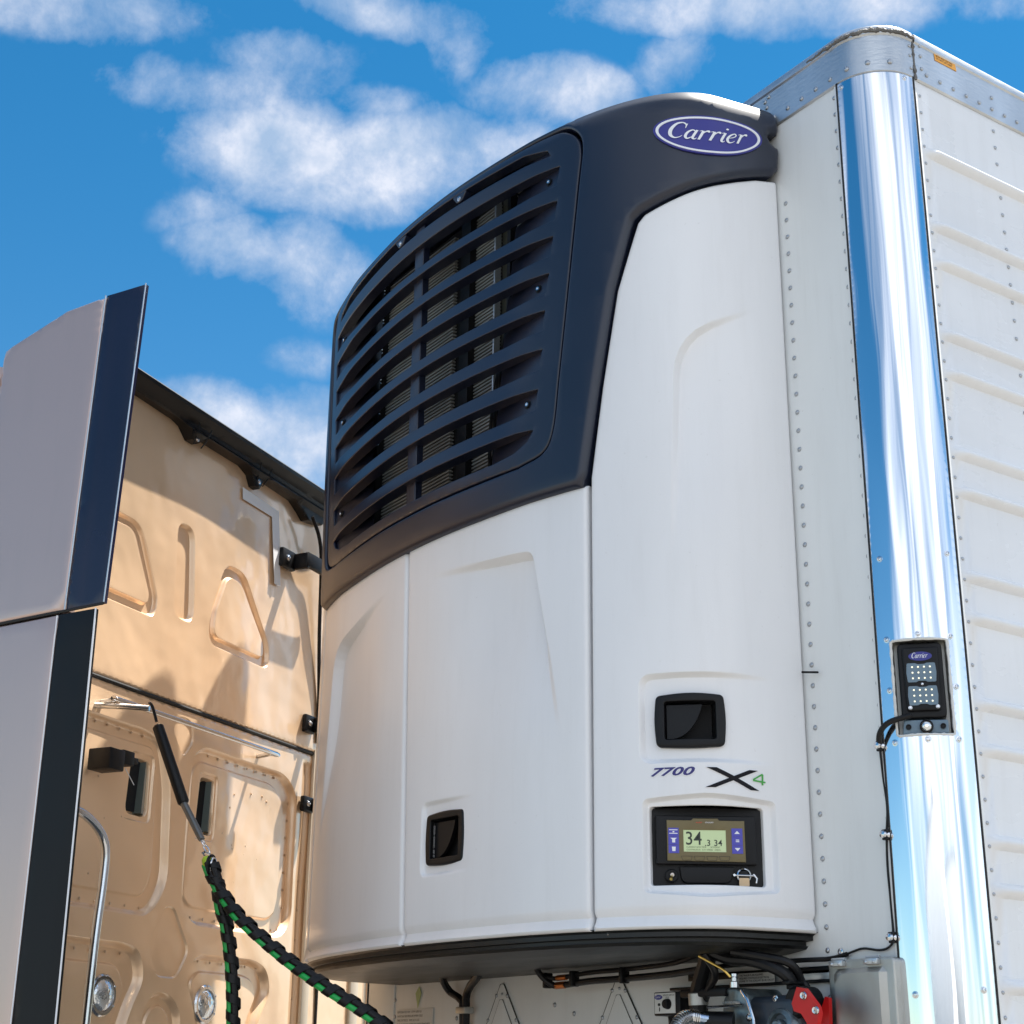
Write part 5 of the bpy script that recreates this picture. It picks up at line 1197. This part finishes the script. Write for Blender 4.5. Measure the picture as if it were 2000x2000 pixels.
def bundle(name, path, label, seed, ends=True):
    P = catmull(path, 14); L_ = [0]
    for i in range(1, len(P)): L_.append(L_[-1] + (P[i] - P[i - 1]).length)
    tot = L_[-1]; th = thing(name, label, 'hose', tuple(path[0]), 'air hoses hanging between the cab and the trailer')
    N = int(tot / .004)
    def at(s):
        i = min(max(int(np.searchsorted(L_, s)) - 1, 0), len(P) - 2); t = (s - L_[i]) / max(L_[i + 1] - L_[i], 1e-9); p = P[i].lerp(P[i + 1], t); tg = (P[i + 1] - P[i]).normalized()
        u = tg.cross(V((0, 0, 1))); u = u.normalized() if u.length > .05 else tg.cross(Nv).normalized(); return p, tg, u, tg.cross(u)
    # camera-side direction for the green line so that it shows between wraps on the lower-left side, as in the yard
    gp, bp, cp = [], [], []
    for i in range(0, N + 1, 3):
        s = min(i * .004, tot); p, tg, u, w = at(s); g = Vector((-.68, -.70, .1)); g = (g - tg * g.dot(tg)).normalized(); u = g; w = tg.cross(g); a = .25 * math.sin(s * 4 + seed)
        gp.append(p + (u * math.cos(a) + w * math.sin(a)) * .0082); bp.append(p + (u * math.cos(a + 2.1) + w * math.sin(a + 2.1)) * .0085); cp.append(p + (u * math.cos(a + 4.2) + w * math.sin(a + 4.2)) * .0085)
    m = MB(); m.tube(gp, .0098, 10); m.build('green_line', M_hgreen, th)
    m = MB(); m.tube(bp, .0098, 10); m.tube(cp, .0098, 10); m.build('black_line', M_rubber, th)
    # spiral guard
    pitch = .052; m = MB(); n = int(tot / pitch * 26); vs = []
    for i in range(n + 1):
        s = i / n * tot
        for e in (-1, -.9, .9, 1):
            s2 = min(max(s + e * .0128, 0), tot); p, tg, u, w = at(s2); a = -2 * math.pi * s / pitch
            rad = .0178 + (.0022 if abs(e) < .95 else 0) + .0010 * math.sin(a * 3); vs.append(p + (u * math.cos(a) + w * math.sin(a)) * rad)
    m.add(vs, [[i * 4 + j, i * 4 + j + 1, (i + 1) * 4 + j + 1, (i + 1) * 4 + j] for i in range(n) for j in range(3)]); m.build('spiral_guard', M_rubber, th)
    return th
h1 = [(-.500, -.897, 2.098), (-.488, -.885, 2.065), (-.455, -.858, 2.005), (-.400, -.822, 1.940), (-.309, -.733, 1.842), (-.214, -.658, 1.768), (-.104, -.563, 1.686), (.02, -.45, 1.56), (.2, -.32, 1.42), (.5, -.2, 1.40), (.78, -.14, 1.52), (.83, -.13, 1.62)]
bundle('air_hose', [V(p) for p in h1], 'black spiral wrapped hose with green line running diagonally towards the trailer', 2.6)
h2 = [(-.485, -.890, 2.095), (-.476, -.872, 2.04), (-.476, -.858, 1.98), (-.470, -.840, 1.93), (-.462, -.818, 1.811), (-.458, -.807, 1.680), (-.46, -.80, 1.50), (-.52, -.80, 1.20)]
bundle('air_hose', [V(p) for p in h2], 'black spiral wrapped hose with green line hanging straight down', 2.9)
ho = thing('hose_collar', 'yellow green collar and steel clip gathering the hoses under the spring', 'hose clip', (-.495, -.895, 2.10))
mb = MB(); mb.lathe([(.012, -.012), (.0145, -.006), (.015, .006), (.010, .014), (0, .016)], (-.500, -.897, 2.102), (-.2, -.15, 1), 18); mb.build('cap', mat('yellow_green', (.45, .65, .05), .35), ho)
mb = MB(); mb.tube(ringpts(V((-.488, -.890, 2.092)), Dv, V((0, 0, 1)), .020, .026, 20), .0042, 8); mb.build('clip_ring', M_black, ho)
mb = MB(); mb.tube(ringpts(V((-.482, -.886, 2.090)), Dv, V((0, 0, 1)), .013, .021, 18), .0030, 8); mb.tube([V((-.520, -.906, 2.128)), V((-.505, -.899, 2.112))], .0025, 8); mb.build('steel_ring', M_steel, ho)

bpy.context.view_layer.update()
finish_rivets()
